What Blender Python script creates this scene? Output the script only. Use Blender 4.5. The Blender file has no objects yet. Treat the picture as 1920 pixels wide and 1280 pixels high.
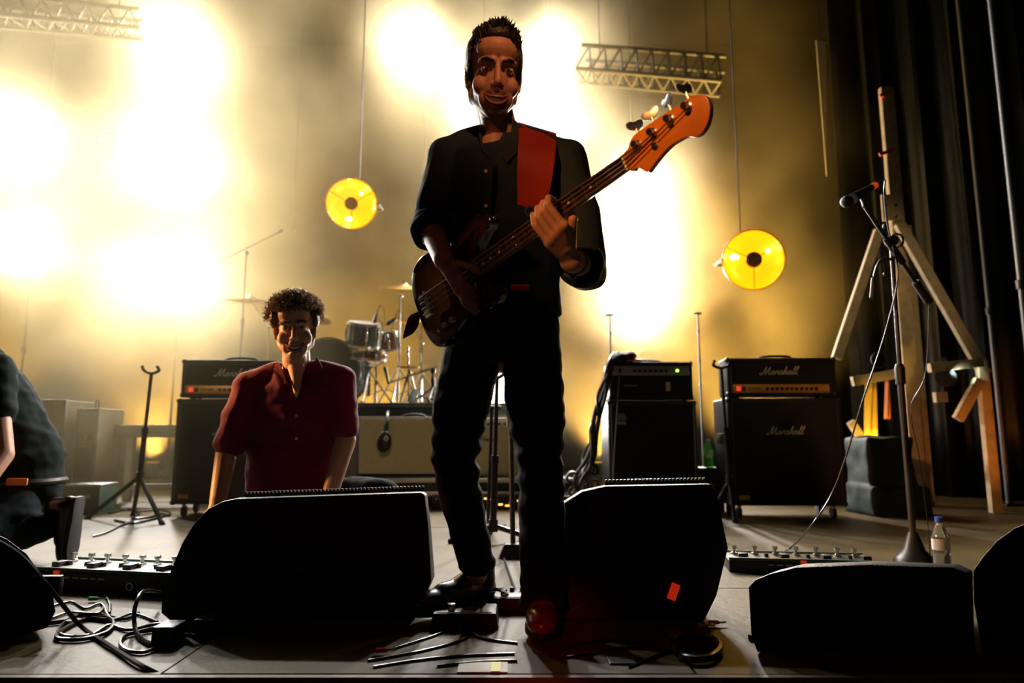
import bpy, bmesh, math, random
from mathutils import Vector, Matrix, Euler, noise as mnoise
random.seed(7)
S = bpy.context.scene
C = S.collection
# ---------------------------------------------------------------- camera
FPX, TILT, CAMZ = 1280.0, math.radians(8.1), 0.53
cam_d = bpy.data.cameras.new('camera'); cam = bpy.data.objects.new('camera', cam_d); C.objects.link(cam)
cam_d.sensor_width = 36.0; cam_d.lens = 24.0; cam_d.clip_start = 0.05
cam.location = (0, 0, CAMZ); cam.rotation_euler = (math.pi/2 + TILT, 0, 0)
cam_d.dof.use_dof = True; cam_d.dof.focus_distance = 2.05; cam_d.dof.aperture_fstop = 2.4
S.camera = cam
CT, ST = math.cos(TILT), math.sin(TILT)
def P(x, y, Y):
    """photo pixel + world depth Y -> world point"""
    u, v = (x-960)/FPX, (640-y)/FPX
    k = Y/(CT - ST*v)
    return Vector((u*k, Y, CAMZ + (ST + CT*v)*k))
def PZ(x, y, z=0.0):
    """photo pixel on the horizontal plane z"""
    u, v = (x-960)/FPX, (640-y)/FPX
    k = (z-CAMZ)/(ST + CT*v)
    return Vector((u*k, (CT-ST*v)*k, z))
# ---------------------------------------------------------------- world, exposure
w = bpy.data.worlds.new('night'); S.world = w; w.use_nodes = True
w.node_tree.nodes['Background'].inputs[0].default_value = (0.010, 0.014, 0.016, 1)
w.node_tree.nodes['Background'].inputs[1].default_value = 0.25
S.view_settings.view_transform = 'Standard'; S.view_settings.look = 'None'
S.view_settings.exposure = 0.35; S.view_settings.gamma = 1.0; S.view_settings.use_curve_mapping = False
S.cycles.use_denoising = True
S.cycles.max_bounces = 4; S.cycles.diffuse_bounces = 1; S.cycles.glossy_bounces = 2
S.cycles.transmission_bounces = 4; S.cycles.transparent_max_bounces = 6; S.cycles.volume_bounces = 0
S.cycles.volume_step_rate = 2.0; S.cycles.volume_max_steps = 128
S.cycles.sample_clamp_indirect = 3.0; S.cycles.adaptive_threshold = .025
def spot(name, loc, aim, power, col, angle=120, blend=0.6, size=0.08, label=None):
    d = bpy.data.lights.new(name, 'SPOT'); d.energy = power; d.color = col
    d.spot_size = math.radians(angle); d.spot_blend = blend; d.shadow_soft_size = size
    o = bpy.data.objects.new(name, d); C.objects.link(o); o.location = loc
    o.rotation_euler = (Vector(aim)-Vector(loc)).to_track_quat('-Z', 'Y').to_euler()
    return o
# ================================================================ materials
MATS = {}
def mat(name, col, rough=0.6, metal=0.0, emis=None, estr=0.0, var=0.0, vscale=8.0, bump=0.0, bscale=60.0, trans=0.0, spec=0.5, col2=None, coat=0.0, sheen=0.0):
    if name in MATS: return MATS[name]
    m = bpy.data.materials.new(name); m.use_nodes = True; nt = m.node_tree; b = nt.nodes['Principled BSDF']
    b.inputs['Base Color'].default_value = (*col, 1); b.inputs['Roughness'].default_value = rough
    b.inputs['Metallic'].default_value = metal; b.inputs['Specular IOR Level'].default_value = spec
    b.inputs['Transmission Weight'].default_value = trans; b.inputs['Coat Weight'].default_value = coat
    b.inputs['Sheen Weight'].default_value = sheen
    if emis: b.inputs['Emission Color'].default_value = (*emis, 1); b.inputs['Emission Strength'].default_value = estr
    if var or col2 or bump:
        tc = nt.nodes.new('ShaderNodeTexCoord')
    if var or col2:
        n = nt.nodes.new('ShaderNodeTexNoise'); n.inputs['Scale'].default_value = vscale; n.inputs['Detail'].default_value = 4
        nt.links.new(tc.outputs['Object'], n.inputs['Vector'])
        r = nt.nodes.new('ShaderNodeValToRGB'); r.color_ramp.elements[0].position = .32; r.color_ramp.elements[1].position = .68
        c2 = col2 if col2 else tuple(min(1, c*(1+var)) for c in col)
        c1 = col if col2 else tuple(c*(1-var) for c in col)
        r.color_ramp.elements[0].color = (*c1, 1); r.color_ramp.elements[1].color = (*c2, 1)
        nt.links.new(n.outputs[0], r.inputs[0]); nt.links.new(r.outputs[0], b.inputs['Base Color'])
    if bump:
        n2 = nt.nodes.new('ShaderNodeTexNoise'); n2.inputs['Scale'].default_value = bscale; n2.inputs['Detail'].default_value = 3
        nt.links.new(tc.outputs['Object'], n2.inputs['Vector'])
        bp = nt.nodes.new('ShaderNodeBump'); bp.inputs['Strength'].default_value = bump; bp.inputs['Distance'].default_value = .01
        nt.links.new(n2.outputs[0], bp.inputs['Height']); nt.links.new(bp.outputs[0], b.inputs['Normal'])
    MATS[name] = m; return m
BLACKP = mat('black plastic', (.012,.012,.013), .45)
TOLEX = mat('black tolex', (.011,.012,.012), .5, bump=.3, bscale=260)
GRILLB = mat('black grille cloth', (.010,.011,.012), .8, bump=.25, bscale=400)
STEELB = mat('black powder steel', (.012,.013,.014), .38)
CHROME = mat('chrome', (.75,.74,.72), .16, 1.0)
STEEL = mat('brushed steel', (.45,.45,.46), .35, 1.0)
ALU = mat('aluminium', (.62,.62,.62), .38, 1.0, var=.12)
RUBBER = mat('black rubber', (.009,.009,.010), .62)
CABLEM = mat('cable rubber', (.012,.012,.012), .26)
WHITEP = mat('white plastic', (.75,.75,.73), .4)
GOLD = mat('gold panel', (.72,.42,.10), .38, .35, var=.12)
PIPING = mat('white piping', (.60,.60,.56), .45)
LOGO = mat('logo white', (.72,.72,.66), .35)
RED = mat('red tape', (.75,.03,.015), .5, emis=None)
BRASS = mat('cymbal bronze', (.75,.42,.12), .28, 1.0, var=.12, vscale=20)
TIMBER = mat('pale timber', (.52,.38,.21), .7, var=.18, vscale=14, bump=.15, bscale=60)
# ================================================================ mesh builder
def frame_of(d):
    d = d.normalized(); up = Vector((0,0,1)) if abs(d.z) < .95 else Vector((0,1,0))
    a = d.cross(up).normalized(); return a, a.cross(d).normalized()
class MB:
    def __init__(s): s.v = []; s.f = []
    def add(s, vs, fs):
        n = len(s.v); s.v += [Vector(p) for p in vs]; s.f += [[i+n for i in f] for f in fs]; return s
    def box(s, c, size, rot=None, taper=None):
        hx, hy, hz = size[0]/2, size[1]/2, size[2]/2; c = Vector(c); vs = []
        for z in (-1,1):
            t = taper if (taper and z > 0) else 1.0
            for x, y in ((-1,-1),(1,-1),(1,1),(-1,1)):
                p = Vector((x*hx*t, y*hy*t, z*hz))
                if rot is not None: p = rot @ p
                vs.append(c+p)
        return s.add(vs, [(0,3,2,1),(4,5,6,7),(0,1,5,4),(1,2,6,5),(2,3,7,6),(3,0,4,7)])
    def beam(s, a, b, wd, ht, up=(0,0,1)):
        a, b = Vector(a), Vector(b); d = (b-a).normalized(); up = Vector(up)
        if abs(d.dot(up.normalized())) > .97: up = Vector((0,1,0))
        sx = d.cross(up).normalized(); uz = sx.cross(d).normalized(); vs = []
        for p in (a, b):
            for i, j in ((-1,-1),(1,-1),(1,1),(-1,1)): vs.append(p + sx*(i*wd/2) + uz*(j*ht/2))
        return s.add(vs, [(0,3,2,1),(4,5,6,7),(0,1,5,4),(1,2,6,5),(2,3,7,6),(3,0,4,7)])
    def tube(s, pts, r, n=8, caps=True):
        pts = [Vector(p) for p in pts]; k = len(pts); rs = r if isinstance(r, (list,tuple)) else [r]*k
        vs = []; fs = []; a = None
        for i, p in enumerate(pts):
            d = (pts[min(i+1,k-1)] - pts[max(i-1,0)])
            if d.length < 1e-9: d = Vector((0,0,1))
            d.normalize()
            if a is None: a, b = frame_of(d)
            else:
                a = (a - d*a.dot(d))
                a = a.normalized() if a.length > 1e-6 else frame_of(d)[0]
                b = d.cross(a) * -1
                b = a.cross(d)
            for j in range(n):
                t = 2*math.pi*j/n; vs.append(p + a*(rs[i]*math.cos(t)) + b*(rs[i]*math.sin(t)))
        for i in range(k-1):
            for j in range(n):
                j2 = (j+1) % n; fs.append((i*n+j, i*n+j2, (i+1)*n+j2, (i+1)*n+j))
        if caps: fs.append(tuple(range(n))[::-1]); fs.append(tuple((k-1)*n+j for j in range(n)))
        return s.add(vs, fs)
    def lathe(s, prof, c=(0,0,0), axis=(0,0,1), n=24, caps=True):
        """prof: list of (radius, height)"""
        ax = Vector(axis).normalized(); a, b = frame_of(ax); c = Vector(c)
        vs = []; fs = []; k = len(prof)
        for r, h in prof:
            for j in range(n):
                t = 2*math.pi*j/n; vs.append(c + ax*h + a*(r*math.cos(t)) + b*(r*math.sin(t)))
        for i in range(k-1):
            for j in range(n):
                j2 = (j+1) % n; fs.append((i*n+j, i*n+j2, (i+1)*n+j2, (i+1)*n+j))
        if caps: fs.append(tuple(range(n))[::-1]); fs.append(tuple((k-1)*n+j for j in range(n)))
        return s.add(vs, fs)
    def ell(s, c, r, rot=None, n=16, m=10):
        c = Vector(c); vs = []; fs = []
        if not isinstance(r, (list,tuple)): r = (r,r,r)
        def q(x,y,z):
            p = Vector((x*r[0], y*r[1], z*r[2])); return c + (rot @ p if rot is not None else p)
        vs.append(q(0,0,-1))
        for i in range(1, m):
            t = math.pi*i/m - math.pi/2
            for j in range(n):
                u = 2*math.pi*j/n; vs.append(q(math.cos(t)*math.cos(u), math.cos(t)*math.sin(u), math.sin(t)))
        vs.append(q(0,0,1)); e = len(vs)-1
        for j in range(n): fs.append((0, 1+(j+1)%n, 1+j)); fs.append((e, e-n+j, e-n+(j+1)%n))
        for i in range(m-2):
            for j in range(n):
                o = 1+i*n; fs.append((o+j, o+(j+1)%n, o+n+(j+1)%n, o+n+j))
        return s.add(vs, fs)
    def cap(s, p0, p1, r0, r1=None, n=14):
        """tapered capsule"""
        r1 = r0 if r1 is None else r1; p0, p1 = Vector(p0), Vector(p1); d = (p1-p0)
        L = max(d.length, 1e-6); prof = []
        for i in range(6): t = -math.pi/2 + i*math.pi/10*.98; prof.append((max(r0*math.cos(t),1e-4), r0*math.sin(t)))
        for i in range(6): t = .03 + i*math.pi/10*.98; prof.append((max(r1*math.cos(t),1e-4), L + r1*math.sin(t)))
        return s.lathe(prof, p0, d, n)
    def chain(s, pts, rs, n=14):
        for i in range(len(pts)-1): s.cap(pts[i], pts[i+1], rs[i], rs[i+1], n)
        return s
    def loft(s, rings, n=28, caps=True):
        """rings: (centre, a vec, b vec) ellipses"""
        vs = []; fs = []; k = len(rings)
        for c, a, b in rings:
            c, a, b = Vector(c), Vector(a), Vector(b)
            for j in range(n):
                t = 2*math.pi*j/n; vs.append(c + a*math.cos(t) + b*math.sin(t))
        for i in range(k-1):
            for j in range(n):
                j2 = (j+1) % n; fs.append((i*n+j, i*n+j2, (i+1)*n+j2, (i+1)*n+j))
        if caps: fs.append(tuple(range(n))[::-1]); fs.append(tuple((k-1)*n+j for j in range(n)))
        return s.add(vs, fs)
    def prism(s, outline, o, ex, ey, ez, depth):
        """2D outline in plane (ex,ey) at o, extruded along ez"""
        o, ex, ey, ez = Vector(o), Vector(ex), Vector(ey), Vector(ez); n = len(outline)
        vs = [o + ex*x + ey*y for x, y in outline] + [o + ex*x + ey*y + ez*depth for x, y in outline]
        fs = [tuple(range(n))[::-1], tuple(range(n, 2*n))]
        for j in range(n): j2 = (j+1) % n; fs.append((j, j2, n+j2, n+j))
        return s.add(vs, fs)
    def grid(s, fn, nu, nv):
        vs = [fn(i/nu, j/nv) for j in range(nv+1) for i in range(nu+1)]
        fs = [(j*(nu+1)+i, j*(nu+1)+i+1, (j+1)*(nu+1)+i+1, (j+1)*(nu+1)+i) for j in range(nv) for i in range(nu)]
        return s.add(vs, fs)
    def mesh(s, name, smooth=True, bevel=0.0, seg=2, fixn=True):
        me = bpy.data.meshes.new(name); me.from_pydata([tuple(v) for v in s.v], [], [tuple(f) for f in s.f])
        if fixn or bevel:
            bm = bmesh.new(); bm.from_mesh(me)
            if fixn: bmesh.ops.recalc_face_normals(bm, faces=bm.faces)
            if bevel:
                ed = [e for e in bm.edges if len(e.link_faces) == 2 and e.calc_face_angle(0) > .6]
                bmesh.ops.bevel(bm, geom=ed, offset=bevel, segments=seg, affect='EDGES', profile=.6)
            bm.to_mesh(me); bm.free()
        if smooth:
            me.polygons.foreach_set('use_smooth', [True]*len(me.polygons))
            try: me.set_sharp_from_angle(angle=math.radians(38))
            except Exception: pass
        me.update(); return me
    def build(s, name, m, parent=None, smooth=True, bevel=0.0, seg=2, fixn=True):
        me = s.mesh(name, smooth, bevel, seg, fixn)
        return put(name, me, m, parent)
def put(name, me, m, parent=None):
    o = bpy.data.objects.new(name, me); C.objects.link(o)
    if m is not None and len(me.materials) == 0: me.materials.append(m)
    if parent is not None:
        o.parent = parent
        root = parent.parent or parent
        if root.name in WORLD: o.matrix_parent_inverse = Matrix.Translation(-Vector(WORLD[root.name])) if parent is root else Matrix.Identity(4)
    return o
WORLD = {}
def tag(o, label, cat, group=None, kind=None):
    if label: o['label'] = label
    if cat: o['category'] = cat
    if group: o['group'] = group
    if kind: o['kind'] = kind
    return o
def thing(name, label, cat, loc=(0,0,0), rz=0.0, group=None, world=False):
    """an Empty at the base of a thing; world=True: its parts are given in world coordinates"""
    o = bpy.data.objects.new(name, None); C.objects.link(o); o.empty_display_size = .05
    o.location = loc; o.rotation_euler = (0,0,rz); tag(o, label, cat, group)
    if world: WORLD[o.name] = tuple(loc)
    return o
def dup(root, loc=None, rz=None, label=None):
    r = root.copy(); C.objects.link(r)
    if loc is not None: r.location = loc
    if rz is not None: r.rotation_euler = (0,0,rz)
    if label: r['label'] = label
    for ch in list(root.children):
        c = ch.copy(); C.objects.link(c); c.parent = r; c.matrix_parent_inverse = ch.matrix_parent_inverse.copy()
        for g in list(ch.children):
            d = g.copy(); C.objects.link(d); d.parent = c; d.matrix_parent_inverse = g.matrix_parent_inverse.copy()
    return r
def struct(o): o['kind'] = 'structure'; return o
def spline(pts, n=10, closed=False):
    """Catmull-Rom through points"""
    pts = [Vector(p) for p in pts]; k = len(pts); out = []
    rng = range(k if closed else k-1)
    for i in rng:
        if closed: p0,p1,p2,p3 = pts[(i-1)%k],pts[i],pts[(i+1)%k],pts[(i+2)%k]
        else: p0,p1,p2,p3 = pts[max(i-1,0)],pts[i],pts[i+1],pts[min(i+2,k-1)]
        for j in range(n):
            t = j/n; out.append(.5*((2*p1)+(p2-p0)*t+(2*p0-5*p1+4*p2-p3)*t*t+(3*p1-p0-3*p2+p3)*t**3))
    if not closed: out.append(pts[-1])
    return out
def sp2(pts, n=8, closed=True): return [(p.x, p.y) for p in spline([(a,b,0) for a,b in pts], n, closed)]
def remesh(mb, name, voxel, smooth=6, fac=.5, extra=None):
    """union of overlapping solids as ONE continuous surface"""
    me = mb.mesh(name+'_src', False); o = bpy.data.objects.new(name+'_src', me); C.objects.link(o)
    r = o.modifiers.new('r', 'REMESH'); r.mode = 'VOXEL'; r.voxel_size = voxel; r.adaptivity = 0
    if smooth: k = o.modifiers.new('s', 'SMOOTH'); k.iterations = smooth; k.factor = fac
    dg = bpy.context.evaluated_depsgraph_get(); dg.update()
    out = bpy.data.meshes.new_from_object(o.evaluated_get(dg), depsgraph=dg); out.name = name
    bpy.data.objects.remove(o); bpy.data.meshes.remove(me)
    if extra:
        n = len(out.vertices); out.update()
        nrm = [v.normal.copy() for v in out.vertices]
        for i, v in enumerate(out.vertices):
            d = extra(v.co, nrm[i])
            if d is not None: v.co = v.co + (d if isinstance(d, Vector) else nrm[i]*d)
    out.polygons.foreach_set('use_smooth', [True]*len(out.polygons)); out.update()
    return out
def text_mesh(txt, size, name='lettering', extrude=.0006, shear=0.0):
    cu = bpy.data.curves.new(name, 'FONT'); cu.body = txt; cu.size = size; cu.extrude = extrude; cu.shear = shear
    cu.align_x = 'CENTER'; cu.align_y = 'CENTER'
    o = bpy.data.objects.new(name+'_src', cu); C.objects.link(o)
    dg = bpy.context.evaluated_depsgraph_get(); dg.update()
    me = bpy.data.meshes.new_from_object(o.evaluated_get(dg), depsgraph=dg); bpy.data.objects.remove(o)
    me.transform(Matrix.Rotation(math.pi/2, 4, 'X')); me.name = name   # stands upright, reads from -Y
    return me
# cursive lettering drawn as pen strokes (x right, y up, x-height = 1)
CURSIVE = {
 'M': ([[(-.5,.35),(-.62,.1),(-.3,-.12),(.1,.25),(.55,1.5),(.85,2.1),(.75,1.2),(.78,.25),(.85,.0),(1.3,.9),(1.85,2.05),(1.75,1.0),(1.8,.15),(2.0,-.02),(2.3,.2)]], 2.35),
 'a': ([[(.95,.85),(.6,1.0),(.15,.65),(.1,.15),(.4,0),(.8,.5),(1.0,.98),(.9,.3),(1.05,.02),(1.4,.3)]], 1.3),
 'r': ([[(0,.3),(.3,1.05),(.4,.85),(.75,.95),(.6,.3),(.8,.02),(1.1,.3)]], 1.05),
 's': ([[(0,.25),(.45,1.1),(.6,.7),(.8,.25),(.45,-.02),(.1,.12)],[(.45,0),(.8,.1),(1.0,.3)]], .95),
 'h': ([[(0,.3),(.6,1.5),(.75,2.1),(.55,2.1),(.4,1.3),(.15,0),(.5,.8),(.85,.95),(.8,.3),(.95,.02),(1.25,.3)]], 1.2),
 'l': ([[(0,.3),(.55,1.4),(.75,2.1),(.55,2.15),(.35,1.3),(.25,.3),(.45,.0),(.8,.3)]], .75),
 'F': ([[(.2,1.7),(.9,1.95),(1.9,1.95)],[(1.05,1.9),(.8,.9),(.4,.0),(.0,.05)],[(.5,1.0),(1.3,1.05)]], 1.3),
 'e': ([[(.1,.4),(.6,.6),(.75,.9),(.45,1.0),(.15,.5),(.35,.02),(.85,.25)]], .85),
 'n': ([[(0,.3),(.3,1.0),(.2,0),(.5,.8),(.8,.95),(.75,.3),(.9,.02),(1.15,.3)]], 1.1),
 'd': ([[(.95,.85),(.6,1.0),(.15,.65),(.1,.15),(.4,0),(.8,.5),(1.15,2.0),(.95,.4),(1.05,.02),(1.4,.3)]], 1.3),
}
def cursive(word, height, o, ex, ez, out, slant=.28, pen=.055):
    """returns an MB with the word as raised strokes; o = left end of baseline, height = capital height"""
    u = height/2.1; x = 0; mb = MB(); ex, ez, out, o = Vector(ex), Vector(ez), Vector(out), Vector(o)
    for ch in word:
        strokes, adv = CURSIVE[ch]
        for st in strokes:
            pts = spline([o + ex*((x+a+slant*b)*u) + ez*(b*u) + out*.0015 for a, b in st], 6)
            mb.tube(pts, height*pen, 5)
        x += adv
    if word == 'Marshall':
        pass
    return mb
# ================================================================ stage structure
FLOORM = mat('stage ply', (.085,.062,.024), .55, var=.35, vscale=3.0, bump=.25, bscale=35, spec=.4)
FLOORM.node_tree.nodes['Principled BSDF'].inputs['Specular IOR Level'].default_value = .22
UNDER = mat('stage underside', (.006,.006,.006), .9)
def stage():
    EDGE = 1.645
    fl = struct(MB().box((-1.5, EDGE+5.7, -.06), (19, 11.4, .06)).build('floor', UNDER, None, False))
    pw, pd = 1.22, 2.44
    me_cache = {}
    ys = [EDGE, 2.55, 4.25, 6.6, 9.0, 11.2]
    for r in range(len(ys)-1):
        y0, y1 = ys[r], ys[r+1]
        off = -.12 if r % 2 else .42
        i = -8
        while True:
            x0 = i*pw + off; i += 1
            if x0 > 6.4: break
            if x0 < -8.6: continue
            key = r
            if key not in me_cache:
                me_cache[key] = MB().box((0, 0, 0), (pw-.008, (y1-y0)-.008, .03)).mesh('deck_panel', False)
            o = put('deck_panel', me_cache[key], FLOORM, fl)
            o.location = (x0+pw/2, (y0+y1)/2, -.015 + random.uniform(-.0012,.0012))
            o.rotation_euler = (random.uniform(-.0006,.0006), random.uniform(-.0006,.0006), 0)
    # front edge of the deck and the lower board in front of it
    EDGEM = mat('worn edge timber', (.16,.12,.07), .6, var=.4, vscale=6)
    struct(MB().box((-.5, EDGE-.012, -.028), (14, .018, .055)).build('trim_1', EDGEM, None, False))
    struct(MB().box((-.5, EDGE-.085, -.105), (14, .12, .03)).build('trim_2', mat('front board', (.02,.018,.015), .6, var=.3), None, False))
    struct(MB().box((-.5, EDGE-.02, -.60), (14, .02, 1.0)).build('wall_front', mat('stage skirt', (.006,.006,.006), .95), None, False))
    struct(MB().box((-.5, 0, -1.12), (14, 6.0, .04)).build('floor_pit', mat('pit ground', (.02,.02,.02), .9), None, False))
stage()
DRAPE = mat('black drape', (.002,.002,.002), 1.0, spec=.0)
DRAPE2 = mat('dark satin drape', (.003,.0035,.003), .42, spec=.22)
def drape(name, pts, z0, z1, amp, wl, m, seed=0, kind=True):
    """pleated cloth along a ground polyline"""
    rnd = random.Random(seed); pl = [Vector((x, y, 0)) for x, y in pts]
    L = [0]
    for a, b in zip(pl, pl[1:]): L.append(L[-1] + (b-a).length)
    tot = L[-1]; nu = int(tot/ (wl/9)); nv = 10
    ph = [rnd.uniform(0, 6.3) for _ in range(6)]
    def fn(u, v):
        s = u*tot
        for i in range(len(pl)-1):
            if s <= L[i+1] or i == len(pl)-2:
                t = (s-L[i])/(L[i+1]-L[i]); p = pl[i].lerp(pl[i+1], t); d = (pl[i+1]-pl[i]).normalized(); break
        n = Vector((d.y, -d.x, 0))
        w = math.sin(2*math.pi*s/wl + ph[0] + .8*math.sin(s*1.7+ph[1]) + .25*math.sin(v*5+ph[4])) + .45*math.sin(2*math.pi*s/(wl*.46) + ph[2] + v*.8)
        q = p + n*(amp*w*(1-.35*v)); return Vector((q.x, q.y, z0 + (z1-z0)*v))
    mb = MB().grid(fn, nu, nv); o = mb.build(name, m, None, True, fixn=False)
    so = o.modifiers.new('t', 'SOLIDIFY'); so.thickness = .004
    return struct(o) if kind else o
struct(MB().box((-1.5, 12.6, 4.1), (21, .06, 8.3)).build('wall_back', DRAPE, None, False))
drape('wall_right', [(4.9, 9.4), (3.62, 7.1), (4.0, 6.6), (4.6, 5.6), (5.5, 4.0)], 0, 7.0, .075, .38, DRAPE2, 3)
drape('wall_left', [(-9.2, 3.0), (-11.0, 12.5)], 0, 8.0, .06, .5, DRAPE, 5)
struct(MB().box((-1, 7.5, 8.3), (20, 12.5, .06)).build('ceiling', mat('roof canvas', (.003,.003,.003), 1.0, spec=.0), None, False))
# ================================================================ lighting rig: trusses, poles, lamps
WARM = (1.0, .95, .90)
TRUSSM = mat('dull truss alloy', (.09,.085,.07), .7, .2)
LENS = mat('lit lens', (1,.95,.85), .3, emis=(1,.88,.6), estr=26)
def truss(label, a, b, w, n, group, drop=None):
    a, b = Vector(a), Vector(b); d = (b-a); dn = d.normalized()
    t = thing('lighting_truss', label, 'truss', a, 0, group, world=True)
    back = Vector((0,1,0)); back = (back - dn*back.dot(dn)).normalized(); up = dn.cross(back)*-1
    if up.z < 0: up = -up
    cs = [a, a+up*w, a+back*w, a+up*w+back*w]
    for c in cs: MB().tube([c, c+d], .025, 8).build('chord', TRUSSM, t)
    for i in range(n):
        p = a + d*(i/n); q = a + d*((i+1)/n); m_ = (p+q)/2
        for o1, o2 in ((Vector(), up*w), (Vector(), back*w), (back*w, back*w+up*w)):
            MB().tube([p+o1, m_+o2], .012, 6).build('brace', TRUSSM, t); MB().tube([m_+o2, q+o1], .012, 6).build('brace', TRUSSM, t)
    for k in (.12, .88):   # hanging chains up to the roof
        p = a + d*k + up*w + back*(w/2)
        MB().tube([p, Vector((p.x, p.y, 8.28))], .008, 6).build('hanging_chain', STEELB, t)
    return t
truss('aluminium box truss above the bass speaker stack', P(1080, 128, 7.4), P(1352, 152, 7.0), .30, 9, 'roof trusses')
truss('aluminium box truss in the haze on the keyboard side', P(-120, 16, 6.3), P(262, 52, 6.9), .22, 9, 'roof trusses')
POLE = mat('dark pole', (.05,.05,.045), .4, .6)
def tower(px, Y, label, top=7.5):
    x = P(px, 640, Y).x
    t = thing('lighting_pole', label, 'pole', (x, Y, 0), 0, 'upright lighting poles')
    MB().lathe([(.30,0),(.30,.02),(.05,.03),(.05,.05)], n=28).build('base_plate', STEELB, t)
    MB().tube([(0,0,.03),(0,0,top)], .014, 10).build('pole', POLE, t)
    MB().lathe([(.034,0),(.034,.08)], (0,0,1.6), n=12).build('collar', STEELB, t)
    return x
LY = 8.6
def wash_lamp(px, py, power, label, Y=LY-.25, col=WARM, r=.11, aim=(0,-1,1.0), angle=150):
    """round stage wash lamp with yoke; the lamp's own light sits in front of its lens"""
    p = P(px, py, Y)
    t = thing('wash_lamp', label, 'stage lamp', p, 0, 'wash lamps on the lighting poles', world=True)
    d = (Vector(aim) - p).normalized(); d = Vector((d.x*.35, d.y, d.z*.35)).normalized()
    MB().lathe([(r*.55,-.20),(r*.8,-.17),(r*.95,-.04),(r*1.08,-.02),(r*1.08,.015),(r*.98,.015)], p, d, 24).build('housing', STEELB, t)
    MB().lathe([(.001,.0),(r*.95,.0),(r*.8,.012),(.001,.018)], p, d, 24, caps=False).build('lens', LENS if col is WARM else mat('lit lens '+str(px), (1,1,1), .3, emis=col, estr=26), t)
    sx = Vector((1,0,0)); q = p - d*.09
    MB().tube([q+sx*r*1.1, q+sx*r*1.25+Vector((0,.0,0)), q+sx*r*1.25+Vector((0,.12,0)), q-sx*r*1.25+Vector((0,.12,0)), q-sx*r*1.25, q-sx*r*1.1], .010, 6).build('yoke', STEELB, t)
    MB().beam(q+Vector((0,.11,0)), q+Vector((0,Y and .30,0)), .04, .04).build('clamp', STEELB, t)
    spot('wash_light', p + d*.05, aim, power, col, angle, .45, .09)
    return t
PO = [(46,'upright pole in the haze behind the crouching man'), (330,'upright pole in the haze above the left guitar stack'), (790,'upright pole in the haze behind the drums'),
      (905,'upright pole added behind the body of the bassist for the halo lamps'), (1030,'upright pole in the haze beside the head of the bassist'), (1195,'upright pole in the haze behind the bass stack')]
for px, lab in PO: tower(px, LY, lab)
PW = 820
for px, py, s, lab in [
    (44, 262, 1.1, 'glaring wash lamp, upper one on the pole behind the crouching man'),
    (52, 470, .55, 'glaring wash lamp, lower one on the pole behind the crouching man'),
    (335, 105, 1.1, 'glaring wash lamp, topmost on the pole above the left guitar stack'),
    (333, 318, 1.0, 'glaring wash lamp, middle one on the pole above the left guitar stack'),
    (330, 520, .8, 'glaring wash lamp, lowest on the pole above the left guitar stack'),
    (790, 95, 1.0, 'glaring wash lamp on the pole behind the drums'),
    (902, 200, .8, 'added wash lamp hidden behind the head of the bassist for the halo'),  # this lamp, the next and their pole are added for the halo
    (902, 335, .6, 'added wash lamp hidden behind the chest of the bassist for the halo'),
    (1030, 85, .75, 'glaring wash lamp, upper one on the pole beside the head of the bassist'),
    (1034, 250, .7, 'glaring wash lamp, lower one on the pole beside the head of the bassist'),
    (1190, 345, .75, 'glaring wash lamp, upper one on the pole behind the bass stack'),
    (1196, 470, .8, 'glaring wash lamp, middle one on the pole behind the bass stack'),
    (1196, 585, .8, 'glaring wash lamp, lowest on the pole behind the bass stack')]:
    wash_lamp(px, py, PW*s, lab, aim=(-.3,-1,1.1) if px < 1100 else (-1.4,-1,1.6), angle=96)
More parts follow.
